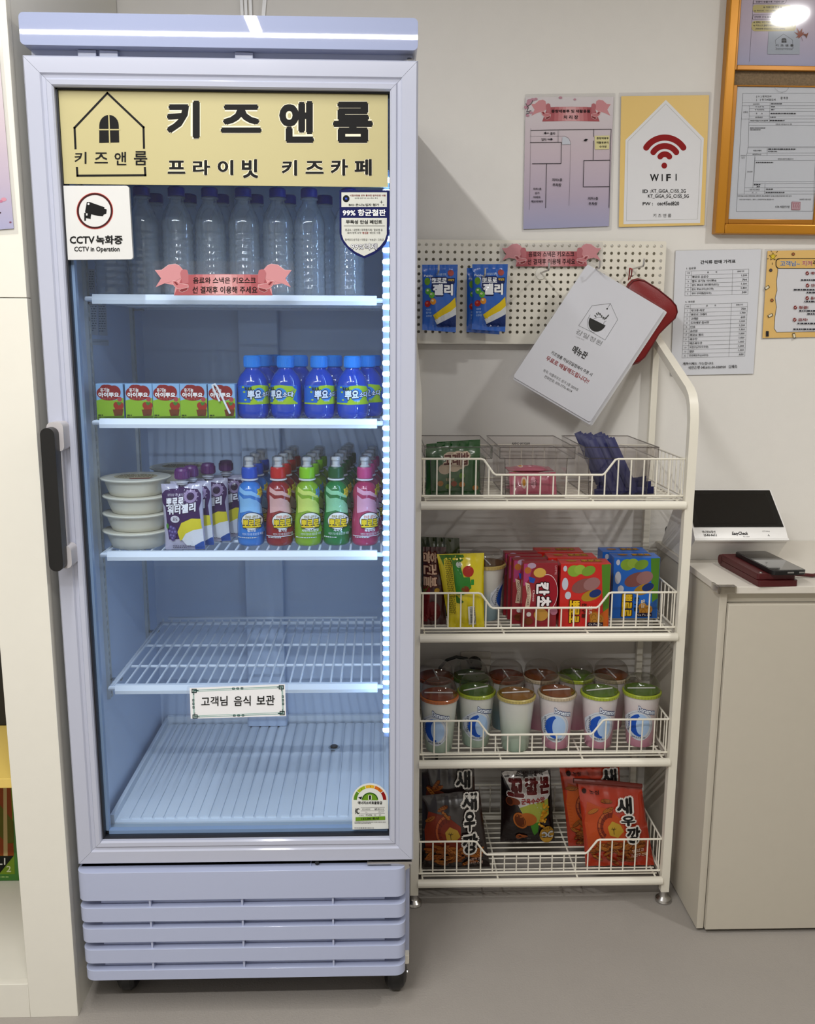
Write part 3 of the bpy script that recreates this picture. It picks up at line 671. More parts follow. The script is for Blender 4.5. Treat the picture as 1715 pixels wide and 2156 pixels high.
# ------------------------------------------------------------------ juice cartons
def carton(name, label, cat, x0, x1, y0, y1, Yf, depth, m, group=None, zb=None, bev=.0008, pname='carton'):
    c0 = X((x0+x1)/2, (y0+y1)/2, Yf); ww = X(x1, (y0+y1)/2, Yf).x-X(x0, (y0+y1)/2, Yf).x; hh = X(x0, y0, Yf).z-X(x0, y1, Yf).z
    zb = X(x0, y1, Yf).z if zb is None else zb
    t = thing(name, label, cat, (c0.x, Yf+depth/2, zb), group)
    build(pname, MB().rbox(-ww/2, ww/2, -depth/2, depth/2, 0, hh, bev, 1), m, t)
    # design coordinates: the same photo pixels on the front face, set down onto the shelf
    def pos(a, b, h): return Vector(((a-(x0+x1)/2)/(x1-x0)*ww, -depth/2-h, (y1-b)/(y1-y0)*hh))
    return t, pos, (ww, hh)
JB, pos, (jw, jh) = carton('juice_carton', 'small red and blue fruit juice carton on the second fridge shelf', 'juice carton', 203, 260, 808, 883, .108, .04, ink('#8fb6dc', .3, .3), 'juice cartons in a row', z2)
Zj = lambda a, b: (203+(a-112)/293*57, 808+(b-343)/378*75)
p = Print(pos, coat=.3)
p.poly([Zj(112, 520), Zj(200, 495), Zj(300, 520), Zj(405, 490), Zj(405, 721), Zj(112, 721)], '#8cb32a')
p.up()
for cx, cy, rx, ry in ((190, 440, 70, 60), (240, 410, 75, 60), (310, 430, 70, 70), (250, 470, 110, 50), (210, 420, 60, 70)): p.ell(*Zj(cx, cy), rx*57/293, ry*75/378, '#8c1a1c', 20)
p.ell(*Zj(365, 505), 5, 5, '#b0444a', 14); p.up()
zt_(p, '유기농', 160, 385, 262, 430, '#f4efe8', .03, Zj); zt_(p, '아이뿌요', 138, 432, 362, 486, '#f6f2ec', .045, Zj); zt_(p, '100% 유기농 주스', 180, 490, 320, 510, '#d8706a', .0, Zj)
for cx, cy, r in ((350, 600, 8.5), (375, 570, 6), (325, 570, 6)): p.ell(*Zj(cx, cy), r, r*1.15, '#a02a1c', 18)
p.poly([Zj(*q) for q in ((330, 545), (345, 530), (360, 540), (385, 535), (375, 560), (350, 572))], '#3c7a2a')
p.up(); p.poly([Zj(*q) for q in ((285, 615), (400, 612), (385, 685), (300, 688))], '#6e3418'); p.up(); p.arc(*Zj(345, 690), 3, 5.2, 0, 360, '#4e2410', 16)
p.poly([Zj(*q) for q in ((118, 690), (405, 680), (405, 720), (118, 720))], '#5b7a1a'); p.up(); p.dense(*Zj(125, 668), *Zj(175, 710), 2, '#243008', .4, 2); p.dense(*Zj(190, 690), *Zj(398, 718), 3, '#33480c', .5, 5)
p.make(JB, 'printed_front')
for k, px in enumerate((264, 322, 379, 438)):
    c = copy_tree(JB); put(c, (X(px+28.5, 850, .108).x, .128, z2), random.uniform(-.02, .02))
    if k == 3:
        c['label'] = 'juice carton with a white bent straw stuck on its front, end of the row'; c.location.z += 0
        mb = MB(); a, b, d = X(447, 812, .1), X(470, 852, .1), X(484, 871, .1)
        pts = [X(462, 845, .1045), X(449, 818, .1045), X(447, 811, .1045), X(452, 809, .1045), X(457, 815, .1045), X(484, 871, .1045)]
        mb.tube(pts, .0019, 8); part(c, 'straw', mb, mat('white_straw', S(236, 236, 238), .35))

# ------------------------------------------------------------------ blue soda bottles
YS = .150; cx = 742
prs = profile_px(cx, YS, [(25, 873), (29, 871), (32.3, 864), (33.4, 854), (33.6, 840), (33.4, 815), (33.2, 806), (32, 797), (29.5, 789), (25, 781), (19, 775), (15, 770), (14.3, 766)], 0)
SB = thing('soda_bottle', 'round blue soda bottle with bright blue cap, front row beside the juice cartons', 'bottle', (X(cx, 850, YS).x, YS, z2), 'blue soda bottles in the front row')
m_soda = mat('blue_soda', S(8, 62, 178), .12, coat=1.0)
build('bottle_body', MB().lathe(smooth_prof(prs, 1), 32, capt=False), m_soda, SB, angle=70)
zt = prs[-1][1]; mb = MB(); rc = .0153
pts = [(rc*.98, zt-.001), (rc*1.05, zt+.0005), (rc*1.05, zt+.0195), (rc*.9, zt+.0215)]; mb.lathe(pts, 36); build('cap', mb, mat('cyan_blue_cap', S(18, 132, 226), .35), SB)
mb = MB()
for k in range(36): a = 2*PI*k/36; mb.tube([(rc*1.05*math.cos(a), rc*1.05*math.sin(a), zt+.002), (rc*1.05*math.cos(a), rc*1.05*math.sin(a), zt+.018)], .0005, 4)
build('cap_ridges', mb, mat('cyan_blue_cap', S(18, 132, 226), .35), SB)
Zo = lambda a, b: (480+a/4.9, 720+b/4.9)
rs = rad(prs); YSF = YS-.030
p = Print(on_round(SB, YSF, rs), maxlen=5, coat=.4)
def zf(a, b): q = Zo(a, b); return (cx+(q[0]-cx)*1.0, q[1])
p.rect(cx-34, 812, cx+34, 850, '#1265c4'); p.up(); p.rect(cx-34, 848.5, cx+34, 852, '#a9c624')
p.poly([zf(*q) for q in ((1215, 480), (1260, 455), (1330, 448), (1420, 460), (1440, 500), (1425, 600), (1450, 640), (1220, 650), (1240, 600), (1205, 560))], '#a4c528')
for q in ((1175, 520), (1185, 600), (1165, 470)): p.ell(*zf(*q), 2.4, 2.0, '#a4c528', 12)
p.up(); p.ell(*zf(1322, 545), 13, 14, '#2f86d8', 24); p.up()
zt_(p, '톡톡톡', 1180, 470, 1250, 508, '#1a3a10', .03, zf); zt_(p, '뿌요', 1205, 505, 1345, 600, '#dfe9f6', .05, zf, out='#0e1a4a', ow=.09, dy=-2); p.up(); zt_(p, '소다', 1350, 518, 1428, 575, '#dfe9f6', .04, zf, out='#0e1a4a', ow=.08, dy=-1); p.up(); zt_(p, '소다맛', 1300, 600, 1355, 622, '#dcecff', .0, zf)
p.make(SB, 'label_print')
for k, (px, rz) in enumerate(((533, .25), (602.5, -.55), (672, .22))):
    put(copy_tree(SB), (X(px, 850, YS).x, YS+.002*k, z2), rz)
for k, (px, dy_, rz) in enumerate(((556, .078, .4), (632, .078, 1.4), (704, .078, .8), (774, .062, -.2), (578, .148, 1.0), (786, .138, .3))):
    put(copy_tree(SB), (X(px, 850, YS+dy_).x, YS+dy_, z2), rz, 'round blue soda bottle with bright blue cap standing behind the front soda bottles', 'blue soda bottles further back')

# ------------------------------------------------------------------ stacked food bowls
BWX, BWY = X(291, 1090, .158).x, .158
rb = .0665
m_bowl = mat('white_foam_bowl', S(226, 221, 205), .5)
hb = .0335
def bowl(label, group, loc, lidtext):
    t = thing('food_bowl', label, 'bowl', loc, group)
    out = [(rb*.70, 0), (rb*.74, .001), (rb*.80, .010), (rb*.86, .022), (rb*.885, .0285), (rb*.90, .0296), (rb*.985, .0302), (rb, .0312), (rb, .0328), (rb*.985, .0334)]
    build('bowl_shell', MB().lathe(out, 40), m_bowl, t, angle=50)
    build('film_lid', MB().lathe([(rb*.93, .0334), (rb*.93, .0338)], 40), mat('bowl_film', S(214, 208, 190), .35), t)
    if lidtext:
        pp = Print(lambda a, b, h: Vector((a, -b, .0338+h)))
        pp.ell(0, 0, rb*.62, rb*.5, '#b9ac8c', 30); pp.up(); pp.dense(-rb*.5, -rb*.3, rb*.5, rb*.35, 7, '#4a4030', .5, 8); pp.poly([(-rb*.1, rb*.42), (rb*.6, rb*.3), (rb*.5, rb*.5), (0, rb*.58)], '#7a3a2c'); pp.make(t, 'lid_print')
    return t
bl = 'off-white round food bowl in the front stack of four, '
for k, nm in enumerate(('at the bottom', 'second from the bottom', 'third from the bottom', 'on top with a printed lid')):
    bowl(bl+nm, 'bowls in the front stack', (BWX+.0015*((k*7) % 3-1), BWY+.001*k, z3+k*.0339), k == 3)
for k in range(4):
    bowl('off-white round food bowl in the stack behind the front bowls', 'bowls in the rear stack', (BWX+.055, BWY+.155, z3+k*.0339), k == 3)

# ------------------------------------------------------------------ jelly drink pouches
Zp = lambda a, b: (200+a/5.717, 940+b/5.717)
YPo = .112
PO = thing('jelly_pouch', 'purple grape jelly drink pouch with screw cap, front of its row', 'drink pouch', (X(388, 1150, YPo).x, YPo, z3), 'grape jelly pouches in a row')
zoff = PO.location.z - X(388, 1157, YPo).z
PO.location.z -= zoff
m_pouch = mat('silver_pouch_film', S(178, 174, 196), .25, coat=.5)
_, pos = pillow(PO, 'pouch_body', (Zp(795, 450), Zp(1290, 445), Zp(1330, 1238), Zp(850, 1240)), YPo-.008, YPo+.006, .013, m_pouch, 16, 22, .03, .0006, 3)
p = Print(pos, maxlen=7, coat=.4)
p.poly([Zp(*q) for q in ((1010, 450), (1070, 450), (1080, 490), (1150, 500), (1240, 510), (1282, 570), (1285, 650), (1262, 740), (1275, 830), (1290, 960), (1270, 1090), (1000, 1100), (900, 1110), (880, 1000), (865, 860), (850, 720), (800, 650), (802, 570), (850, 520), (930, 505), (1005, 500))], '#3b1b52')
p.up(); p.arc(*Zp(1160, 590), 8, 13.5, 0, 360, '#9d88ad', 24); p.ell(*Zp(1160, 600), 6.5, 6.5, '#2a1038', 18)
for k in range(12): a_ = PI*2*k/12; c_ = Zp(1160, 595); p.ell(c_[0]+15*math.cos(a_), c_[1]+15*math.sin(a_), 1.3, 1.3, '#b6a6c0', 6)
zt_(p, '살랑살랑 콕~ 씹히는', 880, 560, 1085, 592, '#d8cfe0', .0, Zp, dy=-1); zt_(p, '뽀로로', 862, 615, 1085, 715, '#f0edf2', .05, Zp, out='#24103a', ow=.05, dy=-4); p.up(); zt_(p, '워터젤리', 880, 705, 1225, 815, '#f0edf2', .045, Zp, out='#24103a', ow=.05, dy=-8)
p.up(); p.ell(*Zp(980, 858), 10, 7.5, '#d6d2dc', 18); p.up(); zt_(p, '포도', 950, 838, 1015, 878, '#3a2a44', .02, Zp)
for q in ((930, 960), (965, 975), (915, 1010), (950, 1020), (985, 1015), (930, 1060), (965, 1065), (950, 1095)): p.ell(*Zp(*q), 4.6, 5, '#4d3c78', 14); p.up(.3); p.ell(Zp(*q)[0]-1, Zp(*q)[1]-1.5, 2.2, 2.2, '#7a6fa8', 10)
p.ell(*Zp(882, 945), 3, 6, '#4c8a34', 12); p.up()
p.poly([Zp(*q) for q in ((1010, 1010), (1060, 900), (1180, 850), (1285, 860), (1300, 980), (1170, 1010), (1090, 1090), (1040, 1120))], '#d8c92c'); p.up(); p.poly([Zp(*q) for q in ((1060, 1110), (1110, 1030), (1200, 990), (1308, 975), (1318, 1140), (1210, 1190), (1120, 1180))], '#dcdde4'); p.up(); p.poly([Zp(*q) for q in ((1210, 1180), (1322, 1120), (1328, 1228), (1215, 1232))], '#274f9c')
p.dense(*Zp(945, 1180), *Zp(1160, 1225), 2, '#6a6478', .5, 6)
p.make(PO, 'printed_front')
L = Vector(PO.location); c0 = X(Zp(1050, 440)[0], Zp(1050, 440)[1], YPo+.006)-L
mb = MB(); mb.lathe([(.0095, 0), (.0095, .003), (.012, .004), (.012, .006), (.0085, .007), (.0085, .012)], 20, (c0.x, c0.y, c0.z-.002)); build('spout', mb, mat('spout_plastic', S(205, 205, 215), .3), PO)
mb = MB(); mb.lathe([(.0125, .010), (.0135, .0115), (.0132, .026), (.0115, .0300), (.006, .0315)], 20, (c0.x, c0.y, c0.z-.002)); build('cap', mb, mat('purple_cap', S(92, 34, 104), .35), PO)
mb = MB()
for k in range(10): a = 2*PI*k/10; mb.tube([(c0.x+.0134*math.cos(a), c0.y+.0134*math.sin(a), c0.z+.010), (c0.x+.0132*math.cos(a), c0.y+.0132*math.sin(a), c0.z+.023)], .0013, 6)
build('cap_ribs', mb, mat('purple_cap', S(92, 34, 104), .35), PO)
for dx, dy_, nm in ((.010, .034, 'second of its row'), (.036, .072, 'third of its row'), (.064, .115, 'last of its row')):
    put(copy_tree(PO), (PO.location.x+dx, PO.location.y+dy_, PO.location.z), .05, 'purple grape jelly drink pouch with screw cap, '+nm)

# ------------------------------------------------------------------ sport-cap juice bottles
YJ = .165; cj = 648
Zq = lambda a, b: (480+a/4.9, 920+b/4.9)
prj = profile_px(cj, YJ, [(24, 1140), (27.5, 1137), (28.6, 1131), (29, 1122), (29, 1100), (28, 1087), (26.4, 1076), (24.6, 1064), (24.2, 1058), (25, 1050), (26.3, 1042), (26.6, 1034), (25.5, 1025), (22.5, 1017), (18, 1012), (13.5, 1009), (13, 1005)], 0)
rj = rad(prj)
FLAV = [('blue', '#2c78cc', '#1b4fc0', '#86bbe8', '밀크맛', 528), ('red', '#8f1519', '#c31414', '#d8a8a4', '딸기맛', 588), ('lime green', '#84ad1c', '#86c814', '#c8d86a', '샤인머스캣맛', 648), ('dark green', '#177436', '#0c5227', '#8cc79a', '사과맛', 708), ('pink', '#a62c58', '#bd3f78', '#d49ab0', '복숭아맛', 768)]
zt = prj[-1][1]
for ci, (cn, bc, cc, mc, fl, px) in enumerate(FLAV):
    t = thing('juice_bottle', '%s juice bottle with white sport nozzle, front of its row' % cn, 'bottle', (X(cj, 1090, YJ).x, YJ, z3), '%s juice bottles' % cn)
    build('bottle_body', MB().lathe([(r*.98, z) for r, z in smooth_prof(prj, 1)], 28, capt=False), mat('bottle_%s' % cn, bc, .22, coat=.7), t, angle=60)
    mb = MB(); mb.lathe([(.0125, zt-.001), (.0165, zt), (.0168, zt+.0022), (.0125, zt+.003)], 28); build('neck_ring', mb, mat('white_nozzle', S(232, 234, 238), .35), t)
    mb = MB(); mb.lathe([(.0132, zt+.003), (.0152, zt+.0045), (.0158, zt+.013), (.0152, zt+.0225), (.0138, zt+.0252)], 28); build('cap', mb, mat('cap_%s' % cn, cc, .35), t)
    mb = MB(); mb.lathe([(.0095, zt+.0252), (.0095, zt+.027), (.0072, zt+.029), (.0072, zt+.036), (.0090, zt+.0385), (.0090, zt+.0425), (.007, zt+.0442)], 24); build('nozzle', mb, mat('white_nozzle', S(232, 234, 238), .35), t)
    mb = MB(); mb.lathe([(.0122, zt+.0253), (.0118, zt+.040), (.0108, zt+.0455), (.006, zt+.0475)], 24); build('overcap', mb, M_dome, t)
    p = Print(on_round(t, YJ-.024, rj), maxlen=5, coat=.5)
    zq = lambda a, b: (cj+(Zq(a, b)[0]-cj)*.96, Zq(a, b)[1])
    p.poly([zq(*q) for q in ((712, 600), (760, 640), (830, 630), (900, 660), (940, 720), (940, 800), (820, 760), (715, 790))], mc)
    p.poly([zq(*q) for q in ((712, 520), (780, 560), (850, 560), (930, 610), (930, 640), (840, 600), (770, 600), (712, 570))], mc); p.up()
    p.poly([zq(930+34*(1 if k % 2 else .62)*math.cos(PI*k/6), 575+58*(1 if k % 2 else .62)*math.sin(PI*k/6)) for k in range(12)], '#e6cf3a' if cn != 'lime green' else '#3a8ac0'); p.up(); zt_(p, '면역', 912, 545, 948, 575, '#7a5a10', .01, zq); zt_(p, '아연', 912, 582, 948, 610, '#7a5a10', .01, zq)
    p.ell(*zq(845, 868), 21.5, 18.3, '#181c22', 30); p.up(); p.ell(*zq(845, 868), 20.3, 17, '#e8e6e0', 30); p.up()
    zt_(p, '귀여운 내친구', 780, 808, 910, 842, '#c7642c' if cn in ('red', 'pink') else '#8a7a1c', .03, zq, dy=0); zt_(p, '뽀로로', 756, 850, 934, 930, '#e9c81f', .05, zq, out='#3a2a0a', ow=.07)
    p.up(); p.poly([zq(*q) for q in ((745, 930), (790, 965), (850, 978), (910, 962), (955, 925), (965, 985), (900, 1020), (840, 1028), (780, 1015), (738, 985))], bc); p.up(); zt_(p, fl, 848-14*len(fl), 946, 848+14*len(fl), 976, '#eef0f2', .025, zq); zt_(p, '어린이 기호식품 품질인증 제품', 752, 985, 950, 1010, '#dfe6ea', .0, zq)
    p.rect(cj-27.5, 1127.5, cj+27.5, 1129, '#d9dde0') if ci in (1, 4) else None
    p.dense(cj-24, 1130, cj+22, 1133, 1, '#cfd6d8', .3, ci); p.make(t, 'label_print')
    put(t, (X(px, 1100, YJ).x, YJ+.004*(ci == 3), z3), (-.05, .1, 0, -.1, .15)[ci])
    nback = (2, 3, 3, 4, 3)[ci]
    for k in range(nback):
        dx = .0045*(k+1); dy_ = .058*(k+1)
        put(copy_tree(t), (t.location.x+dx, YJ+dy_, z3), .3*k, '%s juice bottle with white sport nozzle, behind the front one of its row' % cn)
# ------------------------------------------------------------------ snack rack
RX0, RX1, RY0, RY1 = .3473, .9227, .3384, .633
TIER = [.9606, .6599, .3575, .0562]
RK = thing('wire_snack_rack', 'cream metal four-tier wire rack with pegboard top beside the refrigerator', 'rack', (.635, .48, 0))
def offset_path(pts, w_):
    L_, R_ = [], []
    for i, q in enumerate(pts):
        a = Vector(pts[max(0, i-1)]); b = Vector(pts[min(len(pts)-1, i+1)]); t = (b-a).normalized(); n = Vector((-t.y, t.x))
        L_.append(tuple(Vector(q)+n*w_)); R_.append(tuple(Vector(q)-n*w_))
    return L_+R_[::-1]
arm = [(.3384, .028), (.3384, 1.12), (.340, 1.15), (.346, 1.175), (.358, 1.194), (.376, 1.207), (.636, 1.318)]
for x0 in (RX0-.02, RX1):
    o = part(RK, 'front_post', MB().prism(offset_path(arm, .0095), 'x', x0, x0+.019), M_cream, angle=30)
    part(RK, 'back_post', MB().rbox(x0+.002, x0+.018, .628, .644, .028, 1.33, .002), M_cream)
    for yy, nm in ((.3384, 'foot'), (.634, 'foot')):
        mb = MB(); mb.lathe([(.019, 0), (.0195, .003), (.018, .008), (.011, .014), (.009, .020), (.009, .028)], 24, (x0+.0095, yy, .0005)); part(RK, nm, mb, M_chrome)
def xr(px): return X(px, 985, .345).x
XL, X1_, X2_, X3_, X4_, XR = RX0+.001, xr(1018), xr(1040), xr(1272), xr(1294), RX1-.001
M_rw = M_cream
for ti, zc in enumerate(TIER):
    yf, yb = .345, .618; zb_, zl, zh = zc+.019, zc+.0655, zc+.1005
    def top(x):
        if x <= X1_ or x >= X4_: return zh
        if X2_ <= x <= X3_: return zl
        return zh+(zl-zh)*((x-X1_)/(X2_-X1_)) if x < X2_ else zl+(zh-zl)*((x-X3_)/(X4_-X3_))
    mb = MB(); rw = .0024
    mb.tube([(XL, yf, zh), (X1_-.006, yf, zh), (X1_, yf, zh-.002), (X2_-.002, yf, zl+.004), (X2_+.004, yf, zl), (X3_-.004, yf, zl), (X3_+.002, yf, zl+.004), (X4_, yf, zh-.002), (X4_+.006, yf, zh), (XR, yf, zh)], rw, 8)
    mb.tube([(XL, yf, zb_), (XR, yf, zb_)], rw, 8)
    n = 21
    for k in range(n): xx = XL+.004+(XR-XL-.008)*k/(n-1); mb.tube([(xx, yf, zb_-.002), (xx, yf, top(xx))], .0017, 6)
    for xx in (XL, XR):
        mb.tube([(xx, yf, zh), (xx, yb, zh)], .0022, 8); mb.tube([(xx, yf, zb_), (xx, yb, zb_)], .0022, 8)
        for k in range(1, 10): mb.tube([(xx, yf+(yb-yf)*k/10, zb_), (xx, yf+(yb-yf)*k/10, zh)], .0015, 6)
    mb.tube([(XL, yb, zh), (XR, yb, zh)], .0022, 8); mb.tube([(XL, yb, zb_), (XR, yb, zb_)], .0022, 8)
    for k in range(1, 20): xx = XL+(XR-XL)*k/20; mb.tube([(xx, yb, zb_), (xx, yb, zh)], .0015, 6)
    o = part(RK, 'wire_basket', mb, M_rw)
    part(RK, 'front_rail', MB().tube([(RX0-.002, .333, zc), (RX1+.002, .333, zc)], .0098, 14), M_cream, parent=o)
    part(RK, 'back_rail', MB().tube([(RX0-.002, .632, zc), (RX1+.002, .632, zc)], .0075, 10), M_cream, parent=o)
    mb = MB(); k = 0; yy = .348
    while yy < .625: mb.tube([(XL+.006, yy, zc+.0105), (XR-.006, yy, zc+.0105)], .0018, 6); yy += .0232
    for xx in (XL+.008, XL+(XR-XL)*.325, XL+(XR-XL)*.655, XR-.012): mb.tube([(xx, .338, zc+.0075), (xx, .632, zc+.0075)], .0023, 6)
    part(RK, 'shelf_wires', mb, M_rw, parent=o)
    for xx in (RX0-.008, RX1+.0095): part(RK, 'side_rail', MB().box(xx-.004, xx+.004, .345, .63, zc-.006, zc+.006), M_cream, parent=o, smooth=False)
DECK = [z+.0125 for z in TIER]
# pegboard
PX0, PX1, PZ0, PZ1, PY = X(874, 610, .62).x, X(1395, 610, .62).x, 1.309, 1.545, .622
NX, NZ = 35, 14; sxp, szp = (PX1-PX0)/NX, (PZ1-PZ0)/NZ
mb = MB(); hr = .0038
for i in range(NX):
    for j in range(NZ):
        x0, x1, z0, z1_ = PX0+i*sxp, PX0+(i+1)*sxp, PZ0+j*szp, PZ0+(j+1)*szp; cx, cz = (x0+x1)/2, (z0+z1_)/2
        if j in (0,):
            mb.quad((x0, PY, z0), (x1, PY, z0), (x1, PY, z1_), (x0, PY, z1_)); continue
        sq = [(x1, cz), (x1, z1_), (cx, z1_), (x0, z1_), (x0, cz), (x0, z0), (cx, z0), (x1, z0)]
        ring = [(cx+hr*math.cos(PI*k/4), cz+hr*math.sin(PI*k/4)) for k in range(8)]
        vs = [(a, PY, b) for a, b in sq]+[(a, PY, b) for a, b in ring]+[(a, PY+.004, b) for a, b in ring]
        mb.add(vs, [(k, (k+1) % 8, 8+(k+1) % 8, 8+k) for k in range(8)]+[(8+k, 8+(k+1) % 8, 16+(k+1) % 8, 16+k) for k in range(8)])
pb = part(RK, 'pegboard', mb, M_cream, angle=50); pb['label'] = 'cream perforated metal pegboard'
part(RK, 'pegboard_back', MB().box(PX0+.004, PX1-.004, PY+.030, PY+.032, PZ0+.004, PZ1-.004), M_cream, parent=pb, smooth=False)
mb = MB(); e = .0015
for a in ((PX0-e, PX1+e, PZ1, PZ1+.003), (PX0-e, PX1+e, PZ0-.003, PZ0), (PX0-.003, PX0, PZ0, PZ1), (PX1, PX1+.003, PZ0, PZ1)): mb.box(a[0], a[1], PY, PY+.014, a[2], a[3])
part(RK, 'pegboard_edge', mb, M_cream, parent=pb, smooth=False)

# hooks
m_hook = mat('hook_wire', S(196, 194, 188), .3, metal=.5)
for k, (bx, by, tx, ty) in enumerate(((917, 578, 938, 541), (1010, 585, 1052, 537), (1138, 574, 1174, 540), (1240, 570, 1279, 540), (1328, 566, 1379, 532))):
    b = X(bx, by, PY-.001); tp = X(tx, ty, PY-.10)
    t = thing('peg_hook', 'grey wire pegboard hook ' + ('holding the single blue jelly bag', 'holding two blue jelly bags', 'left empty under the ribbon notice', 'holding the menu sheets', 'holding the red pouch')[k], 'hook', tuple(b), 'pegboard hooks')
    e = Vector((b.x, PY-.10, b.z-.002)); 
    mb = MB(); mb.tube([b, b+Vector((0, -.012, -.001)), e, Vector((e.x, e.y-.006, e.z+.004)), Vector((e.x, e.y-.008, e.z+.016))], .0021, 8)
    part(t, 'wire', mb, m_hook)
    mb = MB(); mb.prism([(b.x+.0125*math.cos(2*PI*q/20), b.z-.002+.014*math.sin(2*PI*q/20)) for q in range(20)], 'y', PY-.003, PY-.0004)
    part(t, 'mount_plate', mb, mat('hook_plate', S(226, 222, 210), .35))

# hanging jelly bags
m_jelly = mat('blue_foil', S(22, 92, 186), .25, coat=.5)
Zg = lambda a, b: (870+a/8.167, 540+b/8.167)
JY = .565
JG = thing('jelly_bag', 'blue fruit jelly bag hanging alone on its hook', 'snack bag', tuple(X(925, 695, JY)), 'blue jelly bags on the pegboard')
_, pos = pillow(JG, 'bag_body', (Zg(148, 143), Zg(762, 140), Zg(728, 1305), Zg(150, 1262)), JY, JY, .013, m_jelly, 16, 24, .09, .0009, 4)
p = Print(pos, maxlen=7, coat=.4)
zt_(p, 'Paldo', 178, 315, 325, 350, '#e6ecf4', .02, Zg); zt_(p, '새콤달콤 말랑', 385, 295, 560, 335, '#bcd4ee', .01, Zg, dy=-1)
p.ell(*Zg(232, 430), 6, 8, '#6f9f2c', 16); p.ell(*Zg(640, 285), 6.6, 6.6, '#a8504c', 18); p.up()
p.poly([Zg(*q) for q in ((300, 355), (560, 350), (580, 375), (715, 370), (712, 450), (690, 480), (690, 640), (640, 650), (520, 620), (505, 690), (375, 690), (300, 560), (310, 470))], '#0e1f52'); p.up()
zt_(p, '뽀로로', 310, 372, 570, 462, '#eef2f6', .045, Zg); zt_(p, '젤리', 325, 475, 680, 672, '#f2f4f6', .055, Zg); zt_(p, '과일맛', 590, 385, 700, 425, '#e4c23a', .03, Zg)
for q, c in (((245, 600), '#5ea83a'), ((305, 665), '#67b03c'), ((330, 775), '#e0922a'), ((235, 815), '#a8231f')): p.ell(*Zg(*q), 6.2, 6.8, c, 16); p.up(.4); p.ell(Zg(*q)[0]-1, Zg(*q)[1]-2, 2.5, 2.2, '#e8e6c0' if c != '#a8231f' else '#cf6a5a', 10)
p.poly([Zg(*q) for q in ((330, 1010), (480, 900), (620, 800), (722, 700), (735, 860), (640, 940), (500, 1010), (380, 1100))], '#dcbf1f'); p.poly([Zg(*q) for q in ((360, 1090), (500, 1010), (640, 940), (735, 860), (738, 1000), (640, 1050), (500, 1120), (400, 1170))], '#ced2d6'); p.up(); p.poly([Zg(*q) for q in ((390, 1180), (500, 1120), (640, 1050), (735, 1000), (730, 1210), (420, 1215))], '#152c66')
for k_, s_ in enumerate(('사과맛', '딸기맛', '오렌지맛')): zt_(p, s_, 212, 895+k_*54, 212+80+k_*8, 932+k_*54, '#b8d4ee', .01, Zg)
p.make(JG, 'printed_front')
d = X(1026, 620, JY-.0).x-X(921, 620, JY).x
put(copy_tree(JG), (JG.location.x+d, JG.location.y, JG.location.z+.002), 0, 'blue fruit jelly bag in front of another on the same hook')
put(copy_tree(JG), (JG.location.x+d-.010, JG.location.y+.029, JG.location.z-.004), .03, 'blue fruit jelly bag hanging behind another on the same hook')

# ribbon notice on the pegboard
fz = lambda u, v: (1056+209*u, 513+48*v)
t = flat('payment_notice', 'pink ribbon-shaped notice taped on the pegboard', 'sign', px_rr((1052, 512), (1269, 509), (1269, 560), (1052, 563), 4), PY-.0062, PY-.0052, M_lam, pname='clear_film')
part(t, 'paper', MB().prism([(v.x, v.z) for v in (X(q[0], q[1], PY-.007) for q in ribbon_outline(fz))], 'y', PY-.0075, PY-.0063), ink('#cf8f92'), smooth=False)
p = Print(on_plane(t, PY-.0075)); ribbon(p, fz)
p.text('음료와 스낵은 키오스크', (1112, 530, 1208, 541), '#161212', .012, 2, -.5); p.text('선 결재후 이용해 주세요', (1110, 545, 1210, 557), '#161212', .012, 2, -.5); p.make(t, 'lettering')

# menu sheets
MY = .548
mc = [Vector(q) for q in ((1236, 556), (1398, 653), (1239, 893), (1077, 797))]
def mq(u, v): return tuple(mc[0]*(1-u)*(1-v)+mc[1]*u*(1-v)+mc[2]*u*v+mc[3]*(1-u)*v)
t = thing('menu_sheets', 'tilted bundle of white laminated menu sheets hanging from a hook', 'menu', tuple(X(1239, 893, MY)))
for k in range(4):
    dx, dy_ = k*2.0, k*1.4; Yk = MY+.004*k
    pts = px_rr(mq(0, 0), mq(1, 0), mq(1, 1), mq(0, 1), 4) if k else px_rr(mq(.0, .0), mq(1, 0), mq(1, .985), mq(0, .985), 6)
    part(t, 'sheet', MB().prism([(v.x, v.z) for v in (X(a+dx, b+dy_, Yk) for a, b in pts)], 'y', Yk, Yk+.0012), M_paper, smooth=False)
part(t, 'laminate_cover', MB().prism([(v.x, v.z) for v in (X(a, b, MY-.001) for a, b in px_rr(mq(-.02, -.02), mq(1.02, -.01), mq(1.02, 1.02), mq(-.03, 1.02), 5))], 'y', MY-.0022, MY-.0016), M_lam, smooth=False)
p = Print(on_plane(t, MY-.0001), h0=.0003)
Zm = lambda a, b: (1060+a/4.513, 580+b/4.513)
def tilt_text(body, a0, a1, hgt, col, bold):      # a0,a1: left and right ends of the baseline in the crop
    A, B = Vector(Zm(*a0)), Vector(Zm(*a1)); e = B-A; n = Vector((e.y, -e.x)).normalized()*(hgt/4.513)
    vs, tr, _, we, he = text_tris(body, 0, 2); ci = p._c(col)
    for q in [0]+([1, 2, 3, 4] if bold > .006 else []):
        du, dv = (bold*math.cos(q*PI/2)/we, bold*math.sin(q*PI/2)/he) if q else (0, 0)
        P_ = [tuple(A+e*(u+du)+n*(v+dv)) for u, v in vs]; p.h += 1e-5
        for i, j, k in tr: p.tri(P_[i], P_[j], P_[k], ci)
tilt_text('메뉴판', (640, 725), (770, 800), 72, '#151515', .03); tilt_text('키즈앤룸 하남감일점에서 주문 시', (445, 745), (830, 960), 34, '#222222', .015)
